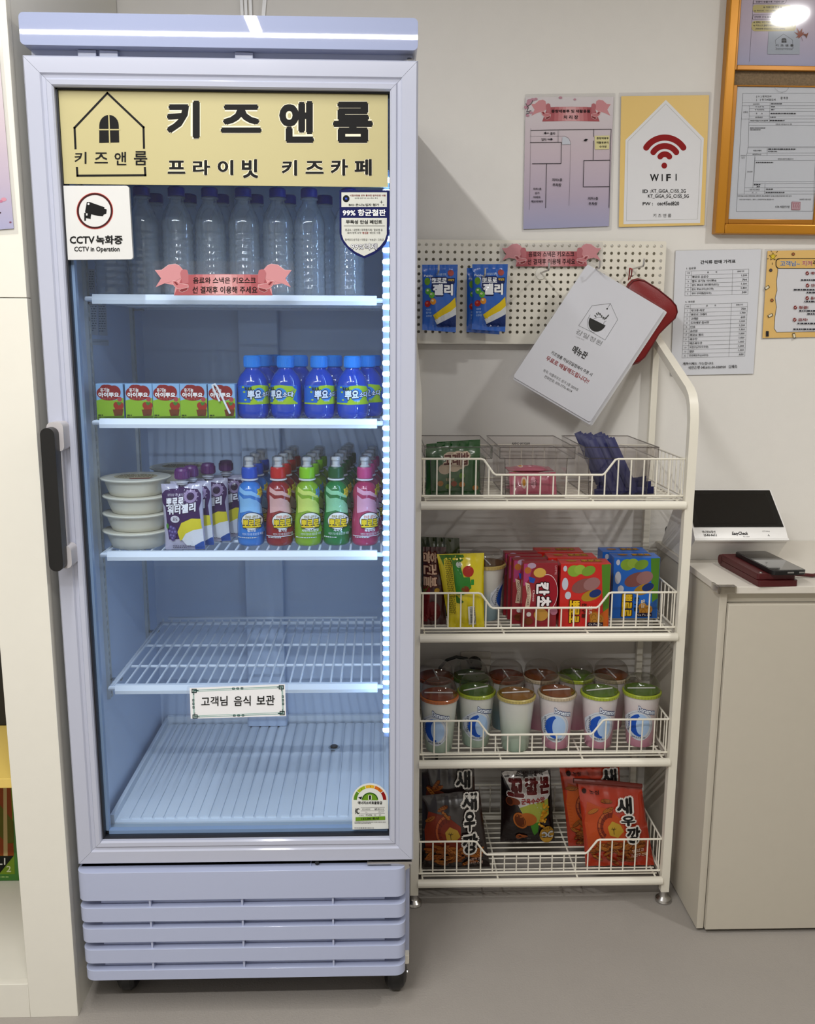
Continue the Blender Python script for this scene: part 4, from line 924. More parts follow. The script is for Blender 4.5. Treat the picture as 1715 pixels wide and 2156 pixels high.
tilt_text('무료로 배달해드립니다!!', (395, 800), (795, 1030), 46, '#9c1c26', .02); tilt_text('위치: 아클라우드 상가 2층 2059호', (370, 912), (700, 1102), 30, '#333333', .004); tilt_text('전화번호: 070-7776-4014', (380, 970), (640, 1115), 30, '#333333', .004)
tilt_text('감일정원', (680, 550), (920, 670), 48, '#8a8a8a', -.012); tilt_text('가맹점 주문', (680, 585), (760, 620), 12, '#aaaaaa', -.01)
hexa = [Zm(*q) for q in ((838, 287), (1013, 266), (1082, 420), (962, 613), (840, 540), (712, 476), (838, 287))]; p.line(hexa, .5, '#303030')
p.line([Zm(1013, 266), Zm(983, 315)], .5, '#222222'); p.ell(*Zm(981, 317), 1.6, 1.6, '#111111', 10)
c_ = Vector(Zm(892, 438)); ax = (Vector(Zm(970, 478))-Vector(Zm(818, 402))).normalized(); nx = Vector((-ax.y, ax.x)); p.poly([tuple(c_+ax*18.5*math.cos(PI*k/14)+nx*22*math.sin(PI*k/14)) for k in range(15)], '#1a1c1b')
p.line([tuple(c_+ax*21*math.cos(PI*k/14)+nx*25*math.sin(PI*k/14)) for k in range(6, 16)], .5, '#333333')
for k in range(9):
    q = Zm(870+k*15, 385-25*math.sin(k*.8)); p.ell(*q, 1.2, 3.2, '#3a3d38', 8, .5*(k-4)*.35)
p.line([Zm(855, 410), Zm(900, 395), Zm(965, 400)], .5, '#3a3d38'); p.line([Zm(940, 480), Zm(955, 440), Zm(975, 432)], .5, '#3a3d38')
p.make(t, 'menu_print')
# red pouch
PYY = .575
pts = [Zm(*q) for q in ((1150, 140), (1175, 80), (1215, 38), (1270, 25), (1330, 40), (1460, 120), (1590, 225), (1640, 285), (1652, 345), (1630, 405), (1550, 480), (1470, 560), (1400, 680), (1330, 790), (1280, 835), (1220, 855), (1160, 840), (1100, 800), (1060, 700), (1080, 400))]
q = [X(a, b, PYY) for a, b in pts]
t = thing('red_pouch', 'dark red zipped pouch hanging behind the menu sheets', 'pouch', tuple(X(1330, 770, PYY)))
cen = sum(q, Vector())/len(q); ring = lambda s_, dyy: [(cen.x+(v.x-cen.x)*s_, v.y+dyy, cen.z+(v.z-cen.z)*s_) for v in q]
mb = MB(); n = len(q); rings = [ring(.9, -.011), ring(.965, -.008), ring(1, -.002), ring(1, .002), ring(.96, .008), ring(.9, .011)]
for r_ in rings: mb.v += r_
for i in range(len(rings)-1): mb.f += [(i*n+k, i*n+(k+1) % n, (i+1)*n+(k+1) % n, (i+1)*n+k) for k in range(n)]
for tt in tessellate_polygon([[Vector((v[0], v[2], 0)) for v in rings[0]]]): mb.f.append(tuple(tt)); mb.f.append(tuple(5*n+i for i in reversed(tt)))
mb.m = [0]*len(mb.f)
part(t, 'pouch_body', mb, mat('red_leather', S(122, 9, 11), .4, bump=.15, bscale=500), angle=60)
part(t, 'piping', MB().tube([(cen.x+(v.x-cen.x)*.955, v.y-.0092, cen.z+(v.z-cen.z)*.955) for v in q], .0013, 6, closed=True), mat('dark_red_piping', S(84, 8, 10), .5))
a = X(1328, 566, PY-.09)
part(t, 'wrist_cord', MB().tube([X(1325, 588, PYY-.008), X(1329, 578, PYY-.02), a+Vector((0.002, 0, -.001)), a+Vector((-.003, 0, .0015)), X(1324, 580, PYY-.02), X(1322, 590, PYY-.008)], .0013, 6), mat('red_cord', S(150, 16, 18), .6))

# ------------------------------------------------------------------ notices on the wall
WY = WALL_Y-.001
Zr = lambda a, b: (1090+a/6.955, 190+b/6.955)
def poster(name, label, film, paper, m, Yp=WY):
    t = flat(name, label, 'poster', film, Yp-.0014, Yp, clear('poster_film', (.985, .985, .99), .04, .6, .08), pname='clear_film')
    part(t, 'paper', MB().prism([(v.x, v.z) for v in (X(a, b, Yp-.0022) for a, b in paper)], 'y', Yp-.0024, Yp-.0015), m, smooth=False); return t
m_lav = ramp_z('lavender_print', [(0, '#9a9cbd'), (.28, '#b3a6b8'), (.6, '#c6b6bf'), (1, '#d2cbcd')], .4, lo=0, hi=.3)
t = poster('recycling_notice', 'lavender laminated recycling area map notice with pink ribbon heading', px_rr((1105, 198), (1296, 196), (1287, 485), (1098, 488), 3), (Zr(112, 100), Zr(1400, 97), Zr(1330, 1990), Zr(78, 2035)), m_lav)
p = Print(on_plane(t, WY-.0024)); ribbon(p, lambda u, v: Zr(190+1168*u, 138+320*v)); K = '#161318'
for q in ((170, 160, 6), (215, 140, 5), (150, 200, 5), (140, 370, 4), (190, 330, 4), (260, 130, 4), (120, 250, 5), (620, 110, 4), (830, 135, 3)): p.ell(*Zr(q[0], q[1]), q[2], q[2]*.7, '#b98a98', 10)
p.up(); p.line([Zr(115, 200), Zr(150, 260), Zr(125, 320), Zr(190, 300)], 1.0, K); p.line([Zr(130, 250), Zr(200, 190), Zr(215, 150)], 1.0, K); p.line([Zr(118, 350), Zr(165, 330)], 1.2, K)
zt_(p, '종량제봉투 및 재활용품', 487, 283, 1057, 332, K, .022, Zr); zt_(p, '처 리 장', 665, 368, 878, 425, K, .02, Zr)
def ln(w_, *pts): p.line([Zr(*q) for q in pts], w_, K)
ln(1.0, (185, 590), (640, 580), (1362, 572)); ln(1.0, (1362, 572), (1345, 1025), (1330, 1720)); ln(.35, (185, 560), (180, 1000), (165, 1750)); ln(.35, (185, 675), (680, 672), (735, 700), (768, 760), (770, 800), (745, 1690))
ln(.35, (575, 590), (572, 760)); ln(.35, (595, 590), (590, 760)); ln(1.1, (180, 768), (632, 764), (627, 1075), (208, 1078)); ln(1.1, (417, 1078), (402, 1720)); ln(1.0, (1108, 578), (1107, 682)); ln(1.0, (1105, 745), (1098, 1025)); ln(1.1, (1345, 1025), (962, 1030), (952, 1415), (1335, 1412))
p.poly([Zr(*q) for q in ((648, 685), (690, 685), (740, 715), (764, 770), (764, 795), (645, 797))], '#c3c7d0')
p.poly([Zr(*q) for q in ((1118, 668), (1338, 665), (1332, 865), (1125, 870))], '#d8cf9a'); p.up()
for s_, q in (('출차', (470, 615, 543, 655)), ('입차', (340, 703, 415, 743)), ('종량제봉투', (1148, 690, 1325, 722)), ('재활용분리', (1145, 752, 1322, 785)), ('수거장', (1188, 812, 1295, 845)), ('지하1층', (497, 1293, 645, 1335)), ('주차장', (505, 1365, 632, 1412)), ('지하1층', (220, 1430, 340, 1465)), ('상가', (245, 1490, 312, 1525)), ('이마트', (222, 1550, 328, 1585)), ('에브리데이', (190, 1612, 360, 1648)), ('지하1층', (1020, 1565, 1170, 1608)), ('주차장', (1030, 1640, 1157, 1685))): zt_(p, s_, *q, K, .02, Zr)
for x0, x1, yy in ((445, 372, 630), (432, 508, 720)):
    d_ = 1 if x1 > x0 else -1; p.line([Zr(x0, yy), Zr(x1-d_*12, yy)], 1.3, K); p.poly([Zr(x1, yy), Zr(x1-d_*32, yy-20), Zr(x1-d_*32, yy+20)], K)
p.poly([Zr(*q) for q in ((955, 735), (985, 715), (1025, 720), (1000, 735), (1012, 742), (975, 752))], K); p.make(t, 'printed_map')
Zw = lambda a, b: (1080+a/2.7008, b/2.7008)
t = poster('wifi_poster', 'yellow and white laminated house-shaped wifi poster with red signal arcs', px_rr(Zw(600, 527), Zw(1128, 522), Zw(1098, 1294), Zw(592, 1303), 3), (Zw(614, 547), Zw(1113, 541), Zw(1086, 1280), Zw(600, 1291)), mat('poster_yellow', S(232, 198, 120), .4))
p = Print(on_plane(t, WY-.0024)); p.poly([Zw(*q) for q in ((867, 568), (1083, 786), (1062, 1268), (626, 1275), (638, 796))], '#e2e2e4'); p.up(); p.line([Zw(*q) for q in ((867, 590), (1068, 797), (1047, 1246), (643, 1256), (652, 803), (867, 590))], .5, '#9a9a90')
cx, cy = Zw(861, 908); 
for r0, r1 in ((40, 53), (22.5, 35), (5.5, 17.5)):
    p.arc(cx, cy, r0, r1, 213, 327, '#8e1719', 24)
    for an in (213, 327): p.ell(cx+(r0+r1)/2*math.cos(math.radians(an)), cy+(r0+r1)/2*math.sin(math.radians(an)), (r1-r0)/2, (r1-r0)/2, '#8e1719', 14)
p.ell(*Zw(858, 942), 6, 6.3, '#8e1719', 18); p.up(); K = '#1a1a1c'
for ch, q in (('W', (777, 990, 827, 1030)), ('I', (843, 990, 849, 1030)), ('F', (869, 990, 895, 1030)), ('I', (922, 988, 928, 1028))): zt_(p, ch, *q, K, .03, Zw)
zt_(p, 'ID :', 735, 1078, 782, 1098, K, .015, Zw); zt_(p, 'KT_GiGA_C155_2G', 786, 1076, 980, 1099, K, .012, Zw); zt_(p, 'KT_GiGA_5G_C155_5G', 765, 1105, 997, 1128, K, .012, Zw); zt_(p, 'PW :', 735, 1149, 793, 1168, K, .015, Zw); zt_(p, 'cec45ed820', 818, 1146, 942, 1168, K, .012, Zw); zt_(p, '키 즈 앤 룸', 795, 1216, 897, 1236, '#555555', 0, Zw)
p.make(t, 'printed_front')
Zl = lambda a, b: (1380+a/5.119, 510+b/5.119)
t = poster('price_list', 'grey-white laminated price list with two tables', px_rr(Zl(205, 85), Zl(1155, 68), Zl(1058, 1425), Zl(155, 1442), 2), (Zl(215, 92), Zl(1135, 76), Zl(1050, 1418), Zl(162, 1434)), mat('price_paper', S(214, 216, 222), .5))
p = Print(on_plane(t, WY-.0024)); K = '#161616'
p.text('간식류 판매 가격표', (*Zl(480, 195), *Zl(860, 236)), K, .03, 2, -2)
def table(x0, y0, x1, y1, rows, sh, head):
    n = len(rows)+1; dyr = -5     # columns lean with the sheet
    def c(u, v): return Zl(x0+(x1-x0)*u-sh*v, y0+(y1-y0)*v-22*u+4*u*v)
    for k in range(n+1): p.line([c(0, k/n), c(1, k/n)], .35, '#222222')
    for u in (0, .09, .745, 1): p.line([c(u, 0), c(u, 1)], .35, '#222222')
    hh = Zl(0, (y1-y0)/n)[1]-Zl(0, 0)[1]
    for k in range(n):
        v = (k+.5)/n; sl = (c(1, v)[1]-c(0, v)[1])/(c(1, v)[0]-c(0, v)[0])
        r_ = head if k == 0 else (str(k), rows[k-1][0], rows[k-1][1])
        a = c(.045, v); p.fit(r_[0], a[0], a[1], hh*(.4 if k else .38), K, .012, 1, sl)
        if k == 0: a = c(.42, v); p.fit(r_[1], a[0], a[1], hh*.42, K, .015, 1, sl); a = c(.87, v); p.fit(r_[2], a[0], a[1], hh*.42, K, .015, 1, sl)
        else: a = c(.105, v); p.fit(r_[1], a[0], a[1], hh*.62, K, .02, 0, sl); a = c(.975, v); p.fit(r_[2], a[0], a[1]+.3, hh*.55, K, .02, 2, sl)
HD = ('구분', '품            목', '판매가격')
p.text('1. 음료류', (*Zl(330, 270), *Zl(433, 295)), K, .02, 1, -.5); p.text('2. 과자류', (*Zl(318, 632), *Zl(420, 655)), K, .02, 1, -.5)
table(322, 312, 1002, 578, [('뽀로로 음료수', '1,500'), ('팔도 유기농 아이뿌요', '700'), ('팔도 뽀로로 워터젤리(포도)', '1,100'), ('팔도 뿌요소다(소다향)', '1,400'), ('생수 무라벨(탐사수)', '300')], 10, HD)
table(312, 672, 987, 1246, [('핑크퐁 까꿍', '700'), ('뽀로로 크래커', '1,700'), ('고래밥', '600'), ('도라에몽 솜사탕', '1,000'), ('칸쵸', '1,200'), ('홈런볼', '1,300'), ('뽀로로 젤리', '1,000'), ('새우깡', '1,400'), ('매운새우깡', '1,400'), ('꼬깔콘(군옥수수맛)', '1,300'), ('햇반', '1,300'), ('종량제봉투(20리터)', '600')], 30, HD)
p.text('계좌이체도 가능합니다.', (*Zl(287, 1293), *Zl(622, 1325)), K, .02, 1, -1); p.text('국민은행 045601-00-038904   김혜숙', (*Zl(345, 1333), *Zl(873, 1370)), K, .02, 1, -2.5)
p.make(t, 'printed_tables')
t = poster('rules_poster', 'golden-bordered laminated house rules poster with a star, beside the price list', px_rr(Zl(1175, 72), Zl(2700, 50), Zl(2640, 1010), Zl(1135, 1046), 2), (Zl(1205, 92), Zl(2680, 70), Zl(2620, 1000), Zl(1148, 1034)), mat('poster_gold', S(226, 186, 112), .4))
p = Print(on_plane(t, WY-.0024)); K = '#15151a'
inn = [(1310, 280), (1315, 300), (1300, 420), (1305, 520), (1285, 600), (1300, 700), (1283, 800), (1275, 930), (1300, 970), (2560, 950), (2600, 280)]
p.poly([Zl(*q) for q in inn], '#d6d6da'); p.up(); p.line([Zl(*q) for q in inn], .9, K)
p.rr(Zl(1290, 0)[0], Zl(0, 172)[1], Zl(2600, 0)[0], Zl(0, 288)[1], 8, K); p.up(); p.rr(Zl(1298, 0)[0], Zl(0, 180)[1], Zl(2600, 0)[0], Zl(0, 280)[1], 7.4, '#dcb46a'); p.up()
zt_(p, '고객님~', 1338, 202, 1550, 258, '#44608e', .02, Zl, out='#e8e4da', ow=.03); zt_(p, '지켜', 1575, 200, 1680, 254, '#b4524a', .02, Zl, out='#e8e4da', ow=.03); zt_(p, '주세요', 1688, 196, 1860, 250, '#22222a', .02, Zl)
cx, cy = Zl(1260, 155); p.poly([(cx+9*(1 if k % 2 == 0 else .45)*math.sin(PI*k/5), cy-9.5*(1 if k % 2 == 0 else .45)*math.cos(PI*k/5)) for k in range(10)], K); p.up(); p.poly([(cx+7*(1 if k % 2 == 0 else .45)*math.sin(PI*k/5), cy-7.4*(1 if k % 2 == 0 else .45)*math.cos(PI*k/5)) for k in range(10)], '#dcbf3a')
for q in (((1240, 92), (1246, 102)), ((1310, 95), (1298, 112)), ((1195, 180), (1212, 176)), ((1254, 222), (1254, 240)), ((1305, 180), (1325, 185))): p.line([Zl(*q[0]), Zl(*q[1])], 1.0, K)
for q, c in (((1478, 128), '#a8663c'), ((1236, 302), '#554a52'), ((1248, 626), '#a8663c')): p.ell(*Zl(*q), 3.4, 3.4, K, 14); p.up(.5); p.ell(*Zl(*q), 2.5, 2.5, c, 14)
for cx_, cy_, an in ((1195, 490, -.6), (1230, 790, -.45), (1486, 1008, 1.3)):
    a_, b_ = Zl(cx_, cy_); ca, sa = math.cos(an), math.sin(an)
    for sc_, c in ((1, K), (.72, '#e6dcc0')):
        p.poly([(a_+ca*5.5*sc_*u-sa*2.8*sc_*v, b_+sa*5.5*sc_*u+ca*2.8*sc_*v) for u, v in ((-1, -1), (1, -1), (1, 1), (-1, 1))], c); p.up(.5)
p.rect(*Zl(1182, 958), *Zl(1212, 1016), '#26262e')
for s_, x, y_, lines in (('예약', 1628, 334, ((1560, 400, 1760),)), ('안전', 1630, 466, ((1480, 505, 1760), (1620, 535, 1760))), ('음식', 1626, 602, ((1595, 632, 1760),)), ('청결!', 1498, 703, ((1540, 733, 1760), (1625, 765, 1760))), ('금지!', 1490, 835, ((1520, 868, 1760), (1475, 930, 1760)))):
    p.ell(*Zl(x, y_), 3.7, 3.9, '#7c2a26', 16); p.up(.5); p.line([Zl(x-8, y_), Zl(x-2, y_+8), Zl(x+10, y_-10)], .8, '#e6dada'); p.text(s_, (*Zl(x+36, y_-16), *Zl(x+36+34*len(s_), y_+16)), '#7c1f1c', .03)
    for k_, (xa, ya, xb) in enumerate(lines): p.dense(*Zl(xa, ya), *Zl(xb+300, ya+20), 1, '#33333a', .25, int(xa))
p.make(t, 'printed_front')
# notice board with two framed sheets
m_gold = mat('gold_frame', S(196, 132, 28), .35, metal=.35)
bx0, bz0, bx1, bz1 = X(1503, 490, WALL_Y-.02).x, X(1600, 493, WALL_Y-.02).z, 1.78, 2.25
NB = thing('notice_board', 'gold-framed notice board with brown woven fabric backing', 'notice board', ((bx0+bx1)/2, WALL_Y, bz0))
part(NB, 'fabric_panel', MB().box(bx0+.01, bx1-.01, WALL_Y-.010, WALL_Y, bz0+.01, bz1-.01), mat('woven_fabric', S(132, 112, 86), .9, noise=.45, nscale=230, bump=1.0, bscale=230), smooth=False)
fw = .0225
for nm, a in (('frame_stile', (bx0, bx0+fw, bz0, bz1)), ('frame_stile', (bx1-fw, bx1, bz0, bz1)), ('frame_rail', (bx0+fw, bx1-fw, bz0, bz0+fw)), ('frame_rail', (bx0+fw, bx1-fw, bz1-fw, bz1))):
    part(NB, nm, MB().rbox(a[0], a[1], WALL_Y-.028, WALL_Y, a[2], a[3], .003), m_gold)
def framed(name, label, tlx, tly, blx, bly, x1, z1_, ground, Yf):
    a = X(blx, bly, Yf); x0 = (a.x+X(tlx, tly, Yf).x)/2; z0 = a.z; zt_ = X(tlx, tly, Yf).z if z1_ is None else z1_
    t = thing(name, label, 'framed notice', ((x0+x1)/2, Yf+.01, z0)); f_ = .011
    for nm, q in (('frame_stile', (x0, x0+f_, z0, zt_)), ('frame_stile', (x1-f_, x1, z0, zt_)), ('frame_rail', (x0+f_, x1-f_, z0, z0+f_)), ('frame_rail', (x0+f_, x1-f_, zt_-f_*.3, zt_))):
        part(t, nm, MB().rbox(q[0], q[1], Yf, Yf+.009, q[2], q[3], .0015), mat('dark_gold_frame', S(176, 116, 28), .35, metal=.3))
    part(t, 'sheet', MB().box(x0+f_, x1-f_, Yf+.004, Yf+.0055, z0+f_, zt_-f_*.3), ground, smooth=False)
    part(t, 'clear_pocket', MB().box(x0+f_, x1-f_, Yf+.0012, Yf+.0018, z0+f_, zt_-f_*.3), M_lam, smooth=False)
    return t
FY = WALL_Y-.022
m_lav2 = ramp_z('lavender_print_wide', [(0, '#9ea0bf'), (.3, '#bba9ba'), (1, '#c8b6c0')], .4, lo=0, hi=.32)
t = framed('framed_notice', 'framed lavender price notice with maple leaf and house logo on the notice board', 1556, -110, 1543, 147, X(1760, 100, FY).x, 2.2, m_lav2, FY)
Zn = lambda a, b: (1520+a/8.795, b/8.795)
p = Print(on_plane(t, FY+.004)); K = '#2a2630'
p.line([Zn(575, -100), Zn(555, 300), Zn(500, 1140)], .45, '#4a4450')
for (xa, ya, xb, yb, s_, tx) in ((572, -5, 1190, 70, '인원이 많을수록 가성비 UP', (620, 15, 1140, 52)), (555, 275, 1050, 355, '간단한 간식,음료 판매', (590, 298, 1003, 335))):
    p.line([Zn(xa, yb), Zn(xa+15, ya), Zn(xb, ya), Zn(xb-20, yb-15), Zn(xb-50, yb), Zn(xa, yb)], .6, K); zt_(p, s_, *tx, K, .02, Zn)
p.rr(*Zn(560, 88), *Zn(1285, 235), 7, '#cdbf7c'); p.rr(*Zn(540, 385), *Zn(1360, 580), 8, '#cdbf7c'); p.up()
zt_(p, '♧ 이용인원 안내 ♧', 755, 115, 1100, 152, K, .02, Zn); zt_(p, '☞ 최대인원 : 10인 (12개월 미만은 무료 입장)', 585, 185, 1255, 220, K, .01, Zn); zt_(p, '☞ 결제는 무인 키오스크에서 가능해요', 570, 395, 1125, 430, K, .012, Zn); zt_(p, '☞ 키오스크 결제가 어려우신 분은 계좌이체도 가능', 570, 455, 1305, 492, K, .012, Zn); zt_(p, '(국민은행 470607-01-141723 김혜숙)', 610, 520, 1160, 555, K, .012, Zn)
p.poly([Zn(*q) for q in ((855, 590), (1440, 570), (1425, 1010), (830, 1005))], '#b4bcc6'); p.up()
house_logo(p, lambda a, b: Zn(978+(a-157)/153*335, 632+(b-196)/174*270), .6, '#25252a', '#b4bcc6'); zt_(p, '프라이빗 키즈카페', 978, 912, 1290, 930, '#444450', 0, Zn)
p.poly([Zn(*q) for q in ((1322, 595), (1395, 620), (1370, 510), (1425, 590), (1475, 525), (1470, 610), (1505, 590), (1490, 650), (1440, 690), (1395, 725), (1410, 695), (1350, 700), (1395, 665))], '#93401a'); p.line([Zn(1455, 690), Zn(1485, 760)], .6, '#5a2a14'); p.poly([Zn(*q) for q in ((1495, 625), (1550, 635), (1590, 600), (1570, 660), (1555, 715), (1535, 665), (1500, 655))], '#84401f')
p.make(t, 'printed_front')
Zd = lambda a, b: (1530+a/6.957, 170+b/6.957)
t = framed('framed_certificate', 'framed white inspection certificate with tables and a red seal on the notice board', 1540, 178, 1526, 471, X(1735, 300, FY).x, None, mat('certificate_paper', S(214, 218, 222), .5), FY)
p = Print(on_plane(t, FY+.004)); K = '#1c1e22'; gl = '#5a5e66'
def dl(w_, *q): p.line([Zd(*a) for a in q], w_, gl)
dl(.5, (228, 188), (1290, 184)); dl(.5, (222, 322), (1290, 322)); dl(.6, (228, 188), (222, 330), (135, 1915), (1255, 1910), (1290, 1200))
for yy, xa in ((367, 220), (407, 325), (450, 322), (518, 320), (560, 212), (608, 318), (657, 318), (985, 295), (1060, 290), (1095, 285), (1570, 255), (1618, 250), (1662, 150)): dl(.4, (xa, yy), (1290, yy-2))
dl(.4, (325, 367), (310, 970), (285, 1095), (250, 1660)); dl(.4, (628, 322), (615, 610)); dl(.4, (588, 985), (585, 1095)); dl(.4, (405, 1100), (375, 1570)); dl(.4, (410, 1122), (390, 1480), (1270, 1478)); dl(.4, (555, 1510), (545, 1660)); dl(.4, (405, 1168), (1290, 1165)); dl(.4, (380, 1508), (1280, 1505)); dl(.4, (310, 970), (1290, 968))
for s_, q, b_ in (('[ O ] 설치검사', (428, 215, 650, 250), .012), ('[    ] 정기시설검사', (428, 262, 712, 300), .012), ('합 격 증', (782, 235, 892, 275), .03), ('검사번호', (378, 332, 475, 355), .02), ('상 호(명 칭)', (412, 372, 540, 395), .02), ('성 명(대표자)', (404, 415, 542, 438), .02), ('주        소', (420, 470, 520, 495), .02), ('신청인', (235, 448, 303, 475), .015), ('전화번호', (412, 525, 522, 550), .02), ('어린이놀이시설명', (335, 575, 595, 598), .02), ('안전인증 어린이놀이기구 현황', (708, 628, 948, 648), .02), ('시설소재지', (378, 1012, 500, 1035), .02), ('설치면적(㎡)', (370, 1068, 498, 1090), .02), ('안전검사', (195, 1088, 272, 1108), .01), ('내 용', (207, 1120, 255, 1142), .01), ('설치검사 불합격 및 재검사기간', (740, 1135, 970, 1158), .02), ('검사내역', (290, 1322, 368, 1345), .01), ('유효기간 만료일', (328, 1582, 473, 1605), .02), ('비    고', (363, 1630, 433, 1652), .02), ('어린이놀이시설 안전관리법 시행규칙, 제16조제3항 및 제12조제2항에 따라 위와 같이', (152, 1678, 940, 1703), .012), ('어린이놀이시설의 (  설치  ) 검사합격증을 발급합니다', (175, 1730, 683, 1752), .012), ('2024년 12월 12일', (1058, 1725, 1222, 1750), .012), ('KTR 시험연구원', (706, 1828, 912, 1865), .015)):
    zt_(p, s_, *q, K, b_, Zd, res=1)
for k_, q in enumerate(((643, 332, 835, 350), (640, 375, 742, 392), (640, 418, 697, 436), (635, 472, 1265, 496), (632, 528, 770, 548), (622, 577, 910, 597), (335, 688, 605, 702), (335, 714, 582, 728), (600, 995, 1285, 1020), (600, 1030, 788, 1048), (420, 1190, 765, 1210), (390, 1515, 540, 1535), (432, 1545, 495, 1562), (568, 1582, 732, 1602), (562, 1630, 1065, 1650))): p.dense(*Zd(q[0], q[1]), *Zd(q[2], q[3]), 1, '#3a3c42', .25, k_)
p.poly([Zd(*q) for q in ((942, 1772), (1070, 1775), (1065, 1895), (938, 1893))], '#a8646c'); p.up(); p.poly([Zd(*q) for q in ((950, 1782), (1062, 1784), (1058, 1886), (947, 1884))], '#d0b6bc'); p.up()
for k_ in range(4):
    a_ = 962+k_*26; p.line([Zd(a_, 1795), Zd(a_+8, 1830), Zd(a_, 1870)], 1.0, '#a8505c'); p.line([Zd(955, 1800+k_*22), Zd(1052, 1802+k_*22)], .5, '#a8505c')
p.line([Zd(680, 70), Zd(700, 120), Zd(745, 160), Zd(795, 172), Zd(850, 158), Zd(890, 120), Zd(908, 68)], .5, '#8c9096')
p.make(t, 'printed_front')
# ------------------------------------------------------------------ top tier: clear bins
d0 = DECK[0]
def clear_bin(label, x0, x1, y0, y1, z0):
    t = thing('clear_bin', label, 'bin', ((x0+x1)/2, (y0+y1)/2, z0), 'clear bins on the top tier')
    a0, a1, b0, b1 = x0+.013, x1-.013, y0+.014, y1-.01; h1, h2 = .088, .1125
    def ringw(mb, q0, q1, za, zb_):
        f = lambda q, z: [(q[0], q[2], z), (q[1], q[2], z), (q[1], q[3], z), (q[0], q[3], z)]
        mb.add(f(q0, za)+f(q1, zb_), [(k, (k+1) % 4, 4+(k+1) % 4, 4+k) for k in range(4)])
    mb = MB(); lo = (a0+.004, a1-.004, b0+.003, b1-.003)
    mb.quad((lo[0], lo[2], z0), (lo[1], lo[2], z0), (lo[1], lo[3], z0), (lo[0], lo[3], z0))
    ringw(mb, lo, (a0, a1, b0, b1), z0, z0+h1); ringw(mb, (a0, a1, b0, b1), (x0+.001, x1-.001, y0+.001, y1-.001), z0+h1, z0+h1+.002); ringw(mb, (x0+.001, x1-.001, y0+.001, y1-.001), (x0, x1, y0, y1), z0+h1+.002, z0+h2)
    part(t, 'bin_wall', mb, M_bin, smooth=False)
    mb = MB()
    for q, z in (((x0, x1, y0, y1), z0+h2), ((x0+.001, x1-.001, y0+.001, y1-.001), z0+h1), (lo, z0+.0012)): mb.tube([(q[0], q[2], z), (q[1], q[2], z), (q[1], q[3], z), (q[0], q[3], z)], .0011, 6, closed=True)
    for q in ((x0, y0), (x1, y0)): mb.tube([(q[0], q[1], z0+h1), (q[0], q[1], z0+h2)], .0009, 6)
    for q, w_ in (((lo[0], lo[2]), (a0, b0)), ((lo[1], lo[2]), (a1, b0))): mb.tube([(q[0], q[1], z0), (w_[0], w_[1], z0+h1)], .0009, 6)
    part(t, 'bin_edges', mb, clear('bin_edge_plastic', (.62, .60, .60), .08, .6, .1, 1.5))
    xm = (x0+x1)/2; pp = Print(lambda a, b, h: Vector((a, b1-.004-t.location.y, b)))
    pp.text('MADE IN CHINA', (xm+.022-t.location.x, h1+.010, xm-.022-t.location.x, h1+.0035), '#22201e', .02, 1); pp.make(t, 'moulded_lettering')
    return t, (lo, h1)
gxa, gxb = X(1230, 950, .352).x, X(1386, 950, .352).x
b1_, _ = clear_bin('clear plastic bin filled with green snack bags', RX0+.007, X(1036, 945, .352).x, .352, .602, d0)
b2_, in2 = clear_bin('clear plastic bin with a few pink snack packets', X(1052, 955, .35).x, X(1210, 955, .35).x, .35, .60, d0)
b3_, in3 = clear_bin('clear plastic bin full of dark blue stick packs', gxa, gxb, .352, .602, d0)
def packet(name, label, cat, group, w_, h_, T, m, decor=None, nu=10, nv=8):
    """small flow-wrapped packet lying on its back, length along x"""
    t = thing(name, label, cat, (0, 0, 0), group); mb = MB()
    def f(u, v, s):
        e = max(0, min(1, (u-.1)/.8)); k = math.sin(PI*e)**.5*math.sin(PI*v)**.6 if .1 < u < .9 else 0
        return ((u-.5)*w_, (v-.5)*h_*(1 if .1 < u < .9 else 1.05), T/2+s*(T/2*k+.0004)+.0006*math.sin(23*u+9*v)*k)
    mb.grid(lambda u, v: f(u, v, 1), nu*2, nv); mb.grid(lambda u, v: f(u, v, -1), nu*2, nv)
    build('packet_wrap', mb, m, t, angle=60)
    if decor:
        p = Print(lambda a, b, h: Vector(f(a, b, 1))+Vector((0, 0, h)), maxlen=.12, coat=.3); decor(p); p.make(t, 'print')
    return t
# green bags
m_green = mat('green_foil', S(28, 84, 34), .25, coat=.6)
Zb = lambda a, b: (870+a/5.914, 900+b/5.914)
t = thing('snack_bag', 'green snack bag with cream lettering facing the front of its clear bin', 'snack bag', (0, 0, 0)); t.location = X(950, 1043, .385)
_, pos = pillow(t, 'bag_body', (Zb(150, 265), Zb(830, 235), Zb(825, 835), Zb(150, 840)), .385, .39, .012, m_green, 18, 18, .06, .0012, 5)
p = Print(pos, maxlen=8, coat=.5)
for q in ((470, 350, 15, 9), (560, 350, 16, 10), (640, 345, 12, 9), (380, 510, 13, 11), (500, 480, 14, 11), (570, 440, 14, 12)): p.ell(*Zb(q[0], q[1]), q[2], q[3], '#cbb9a0', 18)
p.up(); zt_(p, '고래밥', 370, 325, 690, 480, '#5a1c16', .05, Zb, dy=-4, out='#d8c8b0', ow=.08); zt_(p, '볶음양념맛', 395, 620, 505, 660, '#c9b88c', .01, Zb)
for q, c in (((330, 690), '#a5702a'), ((600, 700), '#b5792c'), ((500, 690), '#8e3f1c'), ((600, 590), '#5e8a2c'), ((430, 730), '#6f8f2c'), ((770, 745), '#a5702a')): p.ell(*Zb(*q), 6.5, 6, c, 14)
p.make(t, 'printed_front')
